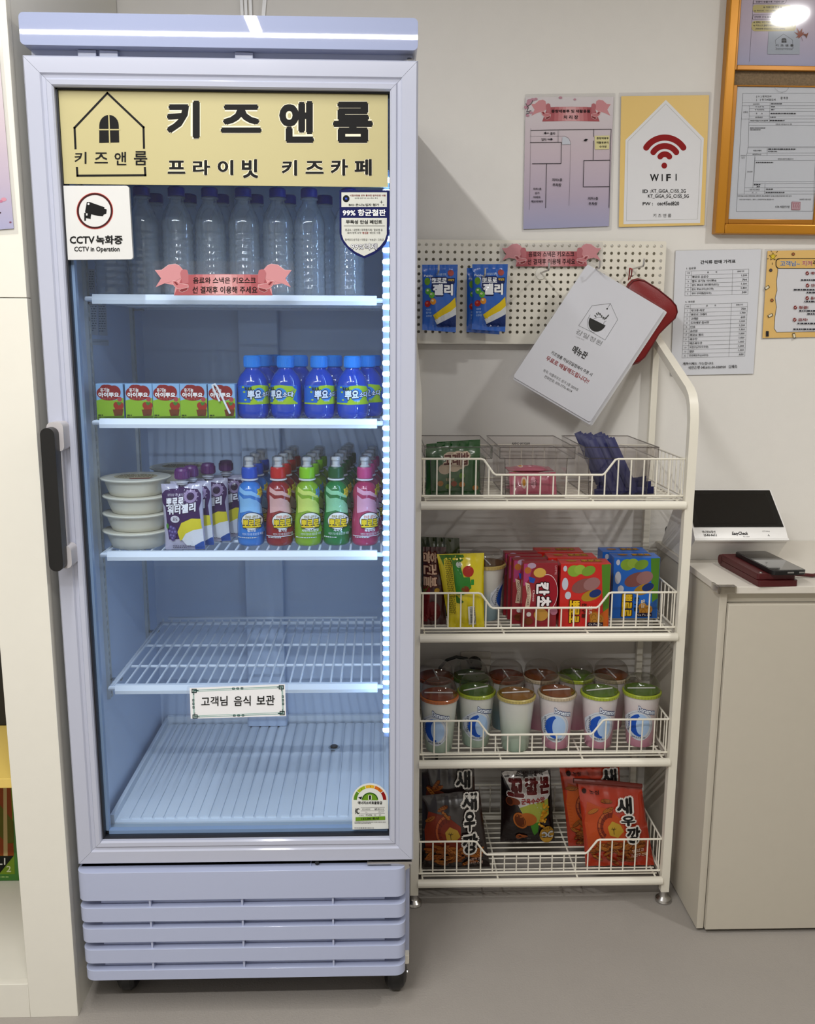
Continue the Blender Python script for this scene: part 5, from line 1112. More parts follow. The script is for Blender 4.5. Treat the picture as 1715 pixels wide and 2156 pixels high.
for k, (cor, yy) in enumerate((((Zb(160, 205), Zb(690, 165), Zb(690, 800), Zb(160, 800)), .43), ((Zb(290, 180), Zb(830, 150), Zb(835, 800), Zb(300, 800)), .475), ((Zb(190, 215), Zb(700, 190), Zb(700, 780), Zb(190, 780)), .52))):
    t = thing('snack_bag', 'green snack bag standing behind the front bag in its clear bin', 'snack bag', X(950, 1030, yy), 'green bags at the back of the bin'); pillow(t, 'bag_body', cor, yy, yy, .012, m_green, 14, 14, .1, .0012, 9+k)
# pink packets
m_pink = mat('pink_foil', S(176, 84, 104), .3, coat=.5)
def dec(p):
    p.ell(.3, .5, .06, .28, '#d8c0b0', 14); p.ell(.5, .5, .06, .28, '#d9a2ae', 14); p.up(); p.text('까꿍', (.44, .34, .58, .66), '#5a1020', .02, 1); p.ell(.3, .5, .035, .16, '#c88a2a', 12)
PK = packet('snack_packet', 'small pink snack packet lying in the middle clear bin', 'snack packet', 'pink packets in the middle bin', .105, .05, .016, m_pink, dec)
lo = in2[0]; cx = (lo[0]+lo[1])/2; first = True
for k, (dx, yy, zz, rz, rx) in enumerate(((0, .405, .001, .0, 1.15), (-.006, .452, .002, .2, .0), (.006, .515, .002, -.15, 0), (.004, .45, .0215, -.12, 0), (-.004, .51, .0215, .1, 0), (.002, .47, .041, .05, .05))):
    o = PK if first else copy_tree(PK); first = False; o['label'] = ('small pink snack packet standing upright at the front of its clear bin', None, None, None, None, 'small pink snack packet lying on top of the pile in its clear bin')[k] or 'small pink snack packet lying in the pile in its clear bin'
    o.location = (cx+dx, yy, d0+zz+(.022 if rx > 1 else 0)); o.rotation_euler = (rx, 0, rz)
# blue stick packs
m_stick = mat('navy_foil', S(10, 14, 76), .5)
mb = MB(); Ls = .135
mb.grid(lambda u, v: ((u-.5)*.017, -.0022*math.sin(PI*u)*(1 if .05 < v < .95 else 0)-.0003, v*Ls), 4, 12); mb.grid(lambda u, v: ((u-.5)*.017, .0022*math.sin(PI*u)*(1 if .05 < v < .95 else 0)+.0003, v*Ls), 4, 12)
ST = build('stick_pack', mb, m_stick, None, angle=60); tag(ST, 'dark blue stick pack leaning in the rear right clear bin', 'stick pack', 'blue stick packs')
ST['label'] = 'dark blue stick pack leaning in its clear bin'
lo = in3[0]
for k in range(22):
    o = ST if k == 0 else ST.copy()
    if k: COL.objects.link(o)
    o.location = (lo[0]+.064+.0205*((k*2) % 3)+.004*math.sin(k*1.7), .376+.0068*k, d0+.0045+.002*(k % 2)); o.rotation_euler = (-.30, -.40, .06*math.sin(k*2.3))
for k in range(3):
    o = ST.copy(); COL.objects.link(o); o['label'] = 'dark blue stick pack lying at the bottom of its clear bin'; o['group'] = 'fallen blue stick packs'
    o.location = (lo[0]+.02+.01*k, .40+.02*k, d0+.004+.005*k); o.rotation_euler = (0, PI/2-.05, .2*k)

# ------------------------------------------------------------------ third tier: cotton candy cups
d2 = DECK[2]; YC = .408
prc = profile_px(1170, YC, [(26, 1579), (27.5, 1577), (37.6, 1474), (38.4, 1472)], 0)
rcup = rad(prc); hc = prc[-1][1]; rt = prc[-1][0]
def cup(label, group, stops, rimc, discc, sticker=True, key=''):
    t = thing('candy_cup', label, 'cup', (X(1170, 1540, YC).x, YC, d2), group)
    build('cup_body', MB().lathe(prc, 32), ramp_z('cotton_'+key, stops, .35, coat=.5, lo=0, hi=hc), t, angle=50)
    build('lid_rim', MB().lathe([(rt, hc-.004), (rt+.0022, hc-.003), (rt+.0024, hc+.003), (rt+.0008, hc+.0048), (rt-.002, hc+.005)], 40, capb=False, capt=False), mat('rim_'+rimc, rimc, .3, coat=.4), t)
    mb = MB()
    for k in range(40): a = 2*PI*k/40; mb.tube([((rt+.0025)*math.cos(a), (rt+.0025)*math.sin(a), hc-.0025), ((rt+.0025)*math.cos(a), (rt+.0025)*math.sin(a), hc+.003)], .0006, 4)
    build('rim_ridges', mb, clear('ridge_plastic', (.8, .8, .74), .12, .5, .1), t)
    build('dome_lid', MB().lathe(smooth_prof([(rt-.001, hc+.005), (rt-.0025, hc+.018), (rt*.90, hc+.028), (rt*.72, hc+.0365), (rt*.62, hc+.0375), (.002, hc+.0375)], 1), 32, capb=False, capt=False), M_dome, t, angle=60)
    build('lid_card', MB().lathe([(rt-.003, hc+.0052), (rt-.003, hc+.006)], 32), mat('card_'+discc, discc, .6), t)
    mb = MB(); mb.tube([(-rt*.8, -.004, hc+.0085), (rt*.72, .004, hc+.0085)], .0017, 6); build('candy_spoon', mb, mat('white_straw', S(236, 236, 238), .35), t)
    if sticker:
        p = Print(on_round(t, YC-.034, rcup), maxlen=5, coat=.4)
        p.ell(1170, 1531, 27.5, 33, '#c9cfd8', 36); p.up(); p.arc(1170, 1531, 24.4, 25.0, 0, 360, '#8f98a6', 36, 1.2); p.ell(1170, 1531, 20.5, 25, '#a8c4e6', 30); p.up()
        p.poly([(1170+20*math.cos(a_), 1531+24.5*math.sin(a_)) for a_ in [PI*.45+PI*1.0*k/14 for k in range(15)]]+[(1172+9*math.cos(a_), 1531+20*math.sin(a_)) for a_ in [PI*1.45-PI*k/14 for k in range(15)]], '#1c4fb0'); p.up()
        p.dense(1149, 1512, 1152, 1548, 9, '#6c7484', .4, 3); p.dense(1156, 1556, 1186, 1560, 1, '#7a8290', .3, 2)
        p.text('Doraemon', (1167, 1489, 1201, 1500), '#e6edf5', .03, 2, 9, '#17346e', .09)
        p.make(t, 'sticker')
    return t
PK_ = [(0, '#c27f98'), (.3, '#cfa0ae'), (.6, '#d9c9cc'), (1, '#dcd8d6')]; MN = [(0, '#9fb8a4'), (.35, '#bccabb'), (.7, '#d2d6cd'), (1, '#d8d8d2')]; BL = [(0, '#7c9aa6'), (.35, '#93acb4'), (.6, '#c8c8c2'), (1, '#d6d4cc')]
lab = 'domed cup of pale %s cotton candy with a round blue sticker and %s lid ring'
pink_amber = cup(lab % ('pink', 'clear'), 'front cups of cotton candy', PK_, '#b9a88c', '#8a4a1c', True, 'pink'); put(pink_amber, (X(1168, 1578, YC).x, YC, d2))
pink_green = cup(lab % ('pink', 'green'), 'front cups of cotton candy', PK_, '#9aa82c', '#5a7a1e', True, 'pink'); put(pink_green, (X(1257, 1578, YC).x, YC, d2), .1)
o = copy_tree(pink_green); put(o, (X(1344, 1576, YC+.006).x, YC+.006, d2), -.12, 'domed cup of pale pink cotton candy with green lid ring at the cabinet end')
for px, yy, rz, src in ((923, YC-.014, -.15, 'o'), (1000, YC+.012, .3, 'g')):
    o = cup(lab % ('mint', 'orange' if src == 'o' else 'green'), 'front cups of cotton candy', MN, '#b0602c' if src == 'o' else '#96a52a', '#8c3c14' if src == 'o' else '#4f741c', True, 'mint'); put(o, (X(px, 1580, yy).x, yy, d2), rz)
mint_plain = cup('domed cup of pale mint cotton candy turned with no sticker showing', 'front cups of cotton candy', MN, '#b6a45c', '#94631c', False, 'mint'); put(mint_plain, (X(1083, 1588, YC-.014).x, YC-.014, d2))
yb = YC+.105
for xk, src, rz, lb, nm in ((.394, None, 1.57, ('mint', 'brown'), 'the orange-ringed mint cup'), (.480, None, 3.1416, ('mint', 'dark green'), 'the green-ringed mint cup'), (.567, None, 1.5708, ('blue', 'brown'), 'the cup without sticker'), (.654, pink_amber, -1.5708, None, 'the clear-ringed pink cup'), (.741, pink_green, -1.5708, None, 'the clear-ringed and green-ringed pink cups'), (.828, pink_amber, -1.5708, None, 'the pink cup at the cabinet end')):
    if src is None: o = cup('', 'rear cups of cotton candy', BL if lb[0] == 'blue' else MN, '#7c3a1c' if lb[1] == 'brown' else '#44601c', '#7c3412' if lb[1] == 'brown' else '#3f6018', True, lb[0])
    else: o = copy_tree(src)
    put(o, (xk, yb, d2), rz, 'domed cotton candy cup in the rear row behind '+nm, 'rear cups of cotton candy')
# wall socket with plug behind the cups
a, b = X(969, 1373, WALL_Y-.008), X(1032, 1424, WALL_Y-.008)
t = thing('wall_socket', 'white wall socket with a black plug and cord behind the cups', 'socket', ((a.x+b.x)/2, WALL_Y, b.z)); part(t, 'socket_plate', MB().rbox(a.x, b.x, WALL_Y-.009, WALL_Y-.0005, b.z, a.z, .003), mat('socket_plastic', S(214, 208, 196), .4))
c = X(1000, 1402, WALL_Y-.03); part(t, 'plug', MB().tube([(c.x, WALL_Y-.009, c.z), (c.x, WALL_Y-.03, c.z), (c.x-.008, WALL_Y-.04, c.z)], [.019, .018, .008], 16), M_black)
pts = [(c.x-.008, WALL_Y-.036, c.z), X(982, 1387, .62), X(960, 1383, .62), X(940, 1390, .62), X(926, 1405, .63), X(922, 1440, .64), X(925, 1500, .64), (.40, .648, .06)]
part(t, 'cord', MB().tube(pts, .004, 8), M_black)

# ------------------------------------------------------------------ second tier: bags, cartons
d1 = DECK[1]
Zt = lambda a, b: (870+a/6.125, 1120+b/6.125); Zu = lambda a, b: (1040+a/4.083, 1120+b/4.083)
def bag(label, cor, Yb_, Yt_, T, m, seed, group=None, zdeck=None, **k):
    if zdeck is not None: dd = (cor[3][1]-cor[2][1])/2; q = [py_at(c_[0], Yb_, zdeck) for c_ in cor]; cor = (cor[0], cor[1], (cor[2][0], q[2]), (cor[3][0], q[3]))
    bx = X((cor[2][0]+cor[3][0])/2, max(cor[2][1], cor[3][1]), Yb_); t = thing('snack_bag', label, 'snack bag', bx, group)
    _, pos = pillow(t, 'bag_body', cor, Yb_, Yt_, T, m, seed=seed, **k)
    return t, pos
t, pos = bag('dark brown snack bag with vertical cream lettering, next to the yellow pack', (Zt(120, 190), Zt(420, 195), Zt(420, 1195), Zt(120, 1200)), .392, .402, .014, mat('brown_foil', S(58, 20, 22), .28, coat=.6), 11, zdeck=d1+.001)
p = Print(pos, maxlen=7, coat=.5); p.poly([Zt(*q) for q in ((85, 560), (200, 640), (210, 760), (180, 1150), (85, 1150))], '#6a1418'); p.poly([Zt(*q) for q in ((85, 540), (160, 580), (205, 660), (150, 760), (85, 760))], '#58641a'); p.up()
p.text('홈런볼', (*Zt(125, 245), *Zt(305, 690)), '#c9a890', .03, 2, 0, '#4a1612', .07, 1); p.ell(*Zt(300, 730), 6, 5, '#b08a2a', 12); p.ell(*Zt(250, 1010), 16, 22, '#5e1216', 18); p.make(t, 'printed_front')
bag('dark green foil snack bag at the back of the second tier behind the yellow pack', (Zt(95, 60), Zt(590, 80), Zt(640, 1110), Zt(110, 1110)), .455, .46, .014, mat('dark_green_foil', S(40, 50, 22), .2, coat=.6), 12, zdeck=d1+.001)
t, pos = bag('yellow and green foil snack pack turned to its barcode side', (Zt(300, 285), Zt(910, 270), Zt(915, 1250), Zt(455, 1310)), .368, .384, .017, mat('yellow_foil', S(208, 190, 24), .25, coat=.5), 13, zdeck=d1+.001)
p = Print(pos, maxlen=7, coat=.5); p.poly([Zt(*q) for q in ((330, 295), (640, 290), (660, 340), (540, 420), (530, 780), (640, 870), (600, 900), (500, 870), (420, 500))], '#3e6a20')
p.poly([Zt(*q) for q in ((520, 420), (600, 430), (640, 560), (720, 560), (740, 700), (640, 780), (540, 780))], '#2f7a2c'); p.ell(*Zt(700, 490), 12, 11, '#a32a1c', 18); p.ell(*Zt(660, 720), 9, 8, '#7a3418', 16); p.ell(*Zt(580, 410), 6, 6, '#b9bdb4', 12); p.rect(*Zt(735, 590), *Zt(775, 660), '#2f8a34'); p.up()
p.poly([Zt(*q) for q in ((385, 345), (490, 360), (560, 1050), (450, 1040))], '#d6c22a'); p.up()
for k in range(6):
    for j in range(26): yy = 360+26*j; p.rect(*Zt(398+k*15+(yy-345)*.09, yy), *Zt(406+k*15+(yy-345)*.09, yy+14+6*((j*7+k*3) % 2)), '#3a3a10')
p.poly([Zt(*q) for q in ((690, 930), (785, 930), (805, 1180), (710, 1188))], '#c9c9c0'); p.up()
rg = random.Random(4); yy = 945
while yy < 1170: hh = rg.choice((4, 6, 9)); s_ = (yy-930)*.075; p.poly([Zt(715+s_, yy), Zt(785+s_, yy-2), Zt(785+s_, yy-2+hh), Zt(715+s_, yy+hh)], '#15150c'); yy += hh+rg.choice((4, 6, 8))
p.rect(*Zt(715, 1225), *Zt(815, 1295), '#12140c'); p.up(); p.text('과자', (*Zt(735, 1235), *Zt(795, 1285)), '#d8d8c8', .02, 1); p.make(t, 'printed_back')
o = cup('domed cup of pale blue cotton candy among the boxes on the second tier', 'cotton candy cup on second tier', BL, '#b9a05c', '#6a4a2a', True, 'blue'); put(o, (.505, .446, d1), 1.57, group='cotton candy cup on second tier')
# maroon chocolate cookie cartons
def vert(p, s_, q, c, bold=.03, out=None, ow=.07, Zf=Zu): p.text(s_, (*Zf(q[0], q[1]), *Zf(q[2], q[3])), c, bold, 2, 0, out, ow, 1)
kx0, kx1, ky0, ky1 = 1099, 1172, 1188, 1325
KC, pos, _ = carton('cookie_carton', 'maroon chocolate cookie carton, front of its row', 'carton', kx0, kx1, ky0, ky1, .36, .026, mat('maroon_card', S(134, 20, 34), .35, coat=.2), 'maroon cookie cartons', d1+.001)
p = Print(pos, coat=.3)
p.poly([Zu(*q) for q in ((250, 285), (330, 280), (300, 400), (260, 470), (248, 470))], '#a03a6a'); p.ell(*Zu(315, 300), 9, 6, '#a890a4', 14);
p.ell(*Zu(450, 530), 23, 38, '#8f1524', 30); p.arc(*Zu(450, 530), 22.4, 23.2, 250, 440, '#e0d0d0', 30, 1.66)
p.ell(*Zu(282, 340), 7, 7, '#a8622a', 16); p.ell(*Zu(385, 360), 13, 10, '#c9a04a', 20); p.poly([Zu(*q) for q in ((290, 390), (350, 410), (335, 450), (300, 440))], '#24489c'); p.up()
p.poly([Zu(*q) for q in ((262, 440), (300, 455), (318, 550), (305, 655), (268, 650), (282, 550))], '#c9b49c'); p.up(); vert(p, 'CHOCO COOKIE', (280, 465, 302, 640), '#3a1a16', .01)
vert(p, '칸', (358, 440, 472, 552), '#e9e4e4', .05, '#2a0c10'); p.up(); vert(p, '초', (368, 558, 490, 652), '#e9e4e4', .05, '#2a0c10'); p.up(); vert(p, 'Choco', (328, 505, 346, 604), '#e6c8c8', .02); vert(p, 'LOTTE', (512, 300, 528, 375), '#d8a8ae', .0)
p.ell(*Zu(405, 720), 15, 13, '#b98a3c', 20); p.ell(*Zu(300, 775), 9, 8, '#6a3418', 16); p.ell(*Zu(515, 690), 8, 8, '#a8687c', 14); p.ell(*Zu(300, 715), 5, 5, '#c8c0bc', 12); p.make(KC, 'printed_front')
for k, (dx, dy_) in enumerate(((-.018, .032), (-.023, .066), (-.028, .100))):
    put(copy_tree(KC), (KC.location.x+dx, KC.location.y+dy_, d1+.001), .02, 'maroon chocolate cookie carton, %s of its row' % ('second', 'third', 'last')[k])
def cracker(label, group, x0, x1, y0, y1, Yf, dep, base, Zx, green, title_c, dx):
    t, pos, wh = carton('cracker_carton', label, 'carton', x0, x1, y0, y1, Yf, dep, base, group, d1+.001)
    p = Print(pos, coat=.3); sh = lambda a, b: Zu(a+dx[0], b+dx[1])
    xg0, yg0 = (x1-18, y0+1)
    p.poly([(x1-20, y0+2), (x1-1, y0+1), (x1-1, y1-22), (x1-12, y1-24), (x1-16, y0+60)], '#4c7a24'); p.ell(x0+28, y0+15, 14, 12, '#7e9e34', 18); p.ell(x0+40, y0+12, 12, 10, '#8aa83c', 16)
    for q in ((10, 42, 6.5, 13), (17, 66, 6.5, 8), (9, 10, 4, 6)): p.ell(x0+q[0], y0+q[1], q[2], q[3], '#b9bdc8', 18)
    for q, c in (((58, 15, 15, 10), '#6f9030'), ((66, 66, 22, 11), '#a07a20'), ((48, 46, 25, 14), '#7c4c48'), ((66, 42, 18, 13), '#8f6664'), ((74, 62, 13, 8), '#1b3068')): p.ell(x0+q[0], y0+q[1], q[2], q[3], c, 20, -.35)
    p.poly([(x1-45, y1-2), (x1-34, y1-40), (x1-18, y1-30), (x1-2, y1-42), (x1-2, y1-2)], '#b4561c' if title_c else '#27508c'); p.up()
    for q in ((x1-32, y1-24), (x1-20, y1-19), (x1-30, y1-14)): p.ell(*q, 9, 9, '#a87428', 18); p.up(.4); p.arc(*q, 4, 5, 0, 360, '#7a4c14', 14)
    p.up(); p.text('뽀로로', (x0+21, y0+76, x0+42, y0+124), '#e2b822', .05, 2, 0, '#3a1c08', .07, 1); p.up(); p.text('친구들', (x0+47, y0+82, x0+57, y0+114), '#3a1a10' if title_c else '#1a2a14', .03, 2, 0, None, 0, 1); p.text('치즈' if title_c else '밀크', (x0+61, y0+88, x0+69, y0+106), '#e6d8c0', .02, 2, 0, None, 0, 1)
    p.rect(x1-45, y1-12, x1-12, y1-4, '#22182c'); p.up(); p.text('Ca Fe Zn', (x1-43, y1-10, x1-14, y1-6), '#d8d0c8', .0, 1); p.make(t, 'printed_front')
    top = Print(lambda a, b, h: Vector((a, b, wh[1]+h)), coat=.3); w2 = wh[0]/2
    top.text('뽀로로', (-w2*.1, .012, w2*.7, -.006), '#b8861c', .04, 2, 0, '#3a1c08', .06); top.ell(-w2*.5, .002, .012, .008, '#a06c24', 16); top.make(t, 'printed_top'); return t
RB = cracker('red cracker carton, front of its row beside the maroon cartons', 'red cracker cartons', 1178, 1283, 1192, 1327, .36, .05, mat('red_card', S(190, 28, 22), .35, coat=.2), None, None, True, (0, 0))
for k in (1, 2): put(copy_tree(RB), (RB.location.x-.018*k, RB.location.y+.058*k, d1+.001), 0, 'red cracker carton, behind the front one of its row')
BB = cracker('blue cracker carton, front of its pair', 'blue cracker cartons', 1289, 1386, 1178, 1306, .43, .05, mat('blue_card', S(16, 96, 190), .35, coat=.2), None, None, False, (0, 0))
put(copy_tree(BB), (BB.location.x-.012, BB.location.y+.058, d1+.001), 0, 'blue cracker carton, behind the front one of its pair')

# ------------------------------------------------------------------ bottom tier: chip bags
d3 = DECK[3]+.001
Zk = lambda a, b: (870+a/5.532, 1600+b/5.532); Zv = lambda a, b: (1140+a/5.532, 1600+b/5.532)
def shrimp(label, group, cor, Yb_, Yt_, base, Zx, marks, seed, swirl, zdeck=None):
    cor = (cor[0], cor[1], (cor[2][0], py_at(cor[2][0], Yb_, zdeck)), (cor[3][0], py_at(cor[3][0], Yb_, zdeck)))
    t, pos = bag(label, cor, Yb_, Yt_, .022, base, seed, group, zdeck); p = Print(pos, maxlen=9, coat=.5)
    C = [Vector(c) for c in cor]
    def uv(u, v): return tuple((C[0]*(1-u)+C[1]*u)*(1-v)+(C[3]*(1-u)+C[2]*u)*v)
    p.poly([uv(*q) for q in ((.1, .20), (.4, .26), (.62, .40), (.6, .62), (.7, .74), (.05, .76), (.03, .45))], swirl); p.up()
    c_ = uv(.40, .47); p.arc(c_[0], c_[1], 15, 27, 120, 285, '#6a2210', 22, 1.25); p.arc(c_[0]+1, c_[1]-1, 22, 26, 125, 280, '#a4522a', 22, 1.25)
    for k in range(7): an = math.radians(128+k*22); p.line([(c_[0]+15*math.cos(an), c_[1]+19*math.sin(an)), (c_[0]+26*math.cos(an), c_[1]+32*math.sin(an))], .9, '#3c120a')
    p.poly([uv(*q) for q in ((.36, .47), (.44, .40), (.56, .44), (.60, .52), (.50, .60), (.38, .57))], '#a8862a'); p.up(); g_ = uv(.45, .52); p.line([(g_[0], g_[1]+6), (g_[0]-1, g_[1]-3)], 1.2, '#2a1406')
    for an in (-2.6, -2.0, -1.2, -.6): p.line([(g_[0]-1, g_[1]-3), (g_[0]-1+6*math.cos(an), g_[1]-3+5*math.sin(an))], 1.1, '#2a1406')
    rg = random.Random(seed)
    for k in range(46):
        u, v = rg.uniform(.08, .9), rg.uniform(.66, .93)
        if k < 3: u, v = rg.uniform(.12, .4), rg.uniform(.16, .30)
        q = uv(u, v); an = rg.uniform(-.9, .9); p.ell(q[0], q[1], 12.5, 4.4, '#5a2a0c', 14, an); p.ell(q[0], q[1]-.4, 11.8, 3.6, rg.choice(('#96561c', '#8c4c18', '#a46424')), 14, an)
        for j in range(-3, 4): p.line([(q[0]+math.cos(an)*j*3+math.sin(an)*2.3, q[1]+math.sin(an)*j*3-math.cos(an)*2.3), (q[0]+math.cos(an)*j*3-math.sin(an)*2.3, q[1]+math.sin(an)*j*3+math.cos(an)*2.3)], .5, '#6e3812')
    p.up()
    for s_, q in marks:
        p.text(s_, (*Zx(q[0], q[1]), *Zx(q[2], q[3])), '#0e0c0c', .05, 2, 0, '#cfcac2', .10); p.up()
    return t, p
m_bk = mat('black_foil', S(24, 12, 12), .25, coat=.5); m_or = mat('orange_foil', S(164, 44, 18), .25, coat=.7)
t, p = shrimp('black shrimp chip bag standing behind another black one', None, (Zk(95, 60), Zk(705, 70), Zk(760, 800), Zk(95, 820)), .432, .446, m_bk, Zk, (('새', (485, 110, 660, 290)),), 21, '#54200e', d3); p.make(t, 'printed_front')
t, p = shrimp('black shrimp chip bag with white-edged vertical lettering, front of the left pair', None, (Zk(100, 415), Zk(770, 345), Zk(892, 1240), Zk(95, 1285)), .378, .402, m_bk, Zk, (('새', (555, 360, 738, 545)), ('우', (580, 550, 715, 770)), ('깡', (560, 800, 745, 1030))), 22, '#742610', d3)
t['label'] = 'black shrimp chip bag with white-edged vertical lettering, front of its pair'
p.text('매콤하고', (*Zk(630, 1100), *Zk(770, 1140)), '#c9a89a', .01, 1, -3); p.text('고소한 스낵', (*Zk(620, 1150), *Zk(800, 1195)), '#c9a89a', .01, 1, -3); p.make(t, 'printed_front')
t, p = shrimp('orange shrimp chip bag standing behind another orange one', None, (Zv(200, 60), Zv(900, 60), Zv(960, 870), Zv(310, 880)), .465, .475, m_or, Zv, (('새', (680, 85, 862, 255)),), 23, '#b4501a', d3)
p.ell(*Zv(300, 135), 5, 5, '#2a0e08', 14); p.up(); p.text('농심', (*Zv(350, 120), *Zv(440, 155)), '#2a0e08', .04, 1); p.make(t, 'printed_front')
t, p = shrimp('orange shrimp chip bag with rolled brown top, front of its pair', None, (Zv(420, 270), Zv(1160, 300), Zv(1310, 1225), Zv(510, 1205)), .376, .41, m_or, Zv, (('새', (845, 405, 1030, 575)), ('우', (890, 590, 1060, 700)), ('깡', (955, 715, 1120, 905))), 24, '#a8421a', d3)
p.ell(*Zv(480, 335), 5, 5, '#2a0e08', 14); p.up(); p.text('농심', (*Zv(540, 330), *Zv(650, 370)), '#2a0e08', .04, 1); p.text("'맛있고", (*Zv(1020, 980), *Zv(1165, 1025)), '#e0c0b0', .01, 1, -2); p.text("고급안주 스낵!", (*Zv(1010, 1040), *Zv(1210, 1085)), '#e0c0b0', .01, 1, -2)
p.make(t, 'printed_front')
L = Vector(t.location); zsh = 0.0
part(t, 'rolled_top', MB().tube([X(*Zv(370, 240), .405)+Vector((0, 0, zsh)), X(*Zv(700, 262), .405)+Vector((0, 0, zsh)), X(*Zv(1165, 305), .405)+Vector((0, 0, zsh))], [.0065, .007, .006], 10), mat('brown_foil_roll', S(96, 26, 14), .35, coat=.4))
t, pos = bag('black and white corn cone snack bag standing alone in the middle', (Zk(1020, 130), Zk(1595, 110), Zk(1645, 965), Zk(1010, 985)), .488, .51, .024, m_bk, 25, zdeck=d3)
p = Print(pos, maxlen=9, coat=.5)
p.poly([Zk(*q) for q in ((1025, 150), (1100, 105), (1210, 130), (1300, 170), (1480, 150), (1560, 115), (1590, 200), (1585, 380), (1500, 500), (1400, 620), (1270, 600), (1170, 420))], '#bdb8b4'); p.up()
p.poly([Zk(*q) for q in ((1215, 500), (1350, 460), (1500, 440), (1560, 420), (1570, 600), (1440, 700), (1300, 650))], '#9aa040'); p.poly([Zk(*q) for q in ((1340, 690), (1450, 680), (1440, 800), (1400, 850), (1375, 800))], '#3f7a24'); p.up()
for s_, q in (('꼬', (1080, 195, 1275, 390)), ('깔', (1280, 185, 1445, 360)), ('콘', (1455, 180, 1580, 365))): p.text(s_, (*Zk(q[0], q[1]), *Zk(q[2], q[3])), '#5c1414', .07, 3, 0, '#d8d2ce', .05); p.up()
p.text('군옥수수맛', (*Zk(1235, 395), *Zk(1520, 460)), '#8c1c1a', .04, 2, -1); p.text('소비자의 맛집', (*Zk(1200, 125), *Zk(1495, 162)), '#2a1816', .02, 1, 0)
for cx, cy, rx, ry, an, c1, c2 in ((1230, 650, 17, 19, .5, '#a85c22', '#5c2a0e'), (1110, 440, 10, 9, .3, '#6e3216', '#3a180a'), (1225, 870, 9, 7, .4, '#a05424', '#4a2010')):
    q = Zk(cx, cy); p.ell(q[0]+rx*.8, q[1]-ry*.15, rx*1.25, ry*.75, c1, 20, an*.4); p.up(.5); p.ell(q[0], q[1], rx*.85, ry, c1, 20, -an); p.up(.5); p.ell(q[0]-1, q[1], rx*.62, ry*.8, c2, 18, -an); p.up(.5)
for k in range(40): u, v = random.random(), random.random(); q = Zk(1500+70*u-60*v, 470+260*v); p.ell(q[0], q[1], 2.6, 2.4, random.choice(('#c08a20', '#b87818', '#d0a030')), 8)
p.ell(*Zk(1545, 840), 15.5, 20, '#b0842c', 24); p.up(); p.text('OC', (*Zk(1470, 795), *Zk(1620, 890)), '#c9c7c4', .06, 2, 0, '#2a2016', .05); p.text('매운맛 품은', (*Zk(1490, 745), *Zk(1610, 775)), '#2a1a10', .01, 1, -1); p.dense(*Zk(1075, 940), *Zk(1330, 970), 2, '#6a625e', .5, 3); p.make(t, 'printed_front')

# ------------------------------------------------------------------ cabinet on the right
m_cab = mat('beige_melamine', S(196, 189, 174), .5, noise=.02, nscale=40); m_edge = mat('beige_edge', S(206, 199, 185), .45)
CBX, CBY, CBZ = .966, .2115, .8094
CB = thing('counter_cabinet', 'beige cabinet with a handleless door and thin worktop beside the rack', 'cabinet', (1.34, .43, 0))
part(CB, 'worktop', MB().rbox(CBX, 1.75, CBY, .6565, .7945, CBZ, .0012), mat('worktop_melamine', S(214, 208, 197), .45))
part(CB, 'side_panel', MB().rbox(CBX+.005, CBX+.021, CBY+.010, .6565, .008, .7945, .0008), m_cab)
part(CB, 'side_panel', MB().rbox(1.729, 1.745, CBY+.010, .6565, .008, .7945, .0008), m_cab)
part(CB, 'finger_recess', MB().box(CBX+.021, 1.729, CBY+.022, CBY+.036, .77, .7945), m_cab, smooth=False)
part(CB, 'door', MB().rbox(CBX+.0225, 1.728, CBY+.002, CBY+.020, .010, .770, .0012), m_cab)
part(CB, 'back_panel', MB().box(CBX+.021, 1.729, .64, .6565, .01, .7945), m_cab, smooth=False)
part(CB, 'plinth', MB().box(CBX+.012, 1.735, CBY+.05, .65, .0005, .010), m_cab, smooth=False)
mb = MB(); gx, gy, gz = CBX, CBY, CBZ
mb.rbox(gx-.004, gx+.034, gy-.006, gy-.0004, gz-.014, gz+.002, .0015); mb.rbox(gx-.006, gx-.0004, gy-.006, gy+.034, gz-.014, gz+.002, .0015); mb.rbox(gx-.004, gx+.034, gy-.004, gy+.012, gz+.0003, gz+.002, .0008)
t = thing('corner_guard', 'clear soft corner guard stuck on the worktop corner', 'corner guard', (gx, gy, gz-.014)); part(t, 'guard', mb, clear('cloudy_guard', (.80, .78, .74), .10, .6, .15, 1.5))
# payment terminal
tx0, tx1 = X(1462, 1145, .392).x, X(1659, 1139, .392).x
m_term = mat('white_terminal', S(226, 224, 220), .35)
TM = thing('payment_terminal', 'white wedge-shaped payment terminal with a sloping black screen on the worktop', 'payment terminal', ((tx0+tx1)/2, .5, CBZ))
prof_t = [(.452, CBZ+.0005), (.396, .866), (.393, .8705), (.395, .8735), (.411, .8925), (.505, .9665), (.512, .9672), (.517, .963), (.63, CBZ+.0005)]
part(TM, 'housing', MB().prism(prof_t, 'x', tx0, tx1), m_term, angle=25)
part(TM, 'front_lip', MB().prism([(.3925, .866), (.3905, .8695), (.3925, .8725), (.398, .8735), (.399, .869)], 'x', tx0-.001, tx1+.001), m_term)
sd = (Vector((.505, .9665))-Vector((.411, .8925))); sn = Vector((-sd.y, sd.x)).normalized()
def scr(u, v, h): q = Vector((.411, .8925))+sd*v+sn*h; return (tx0+.004+(tx1-tx0-.008)*u, q.x, q.y)
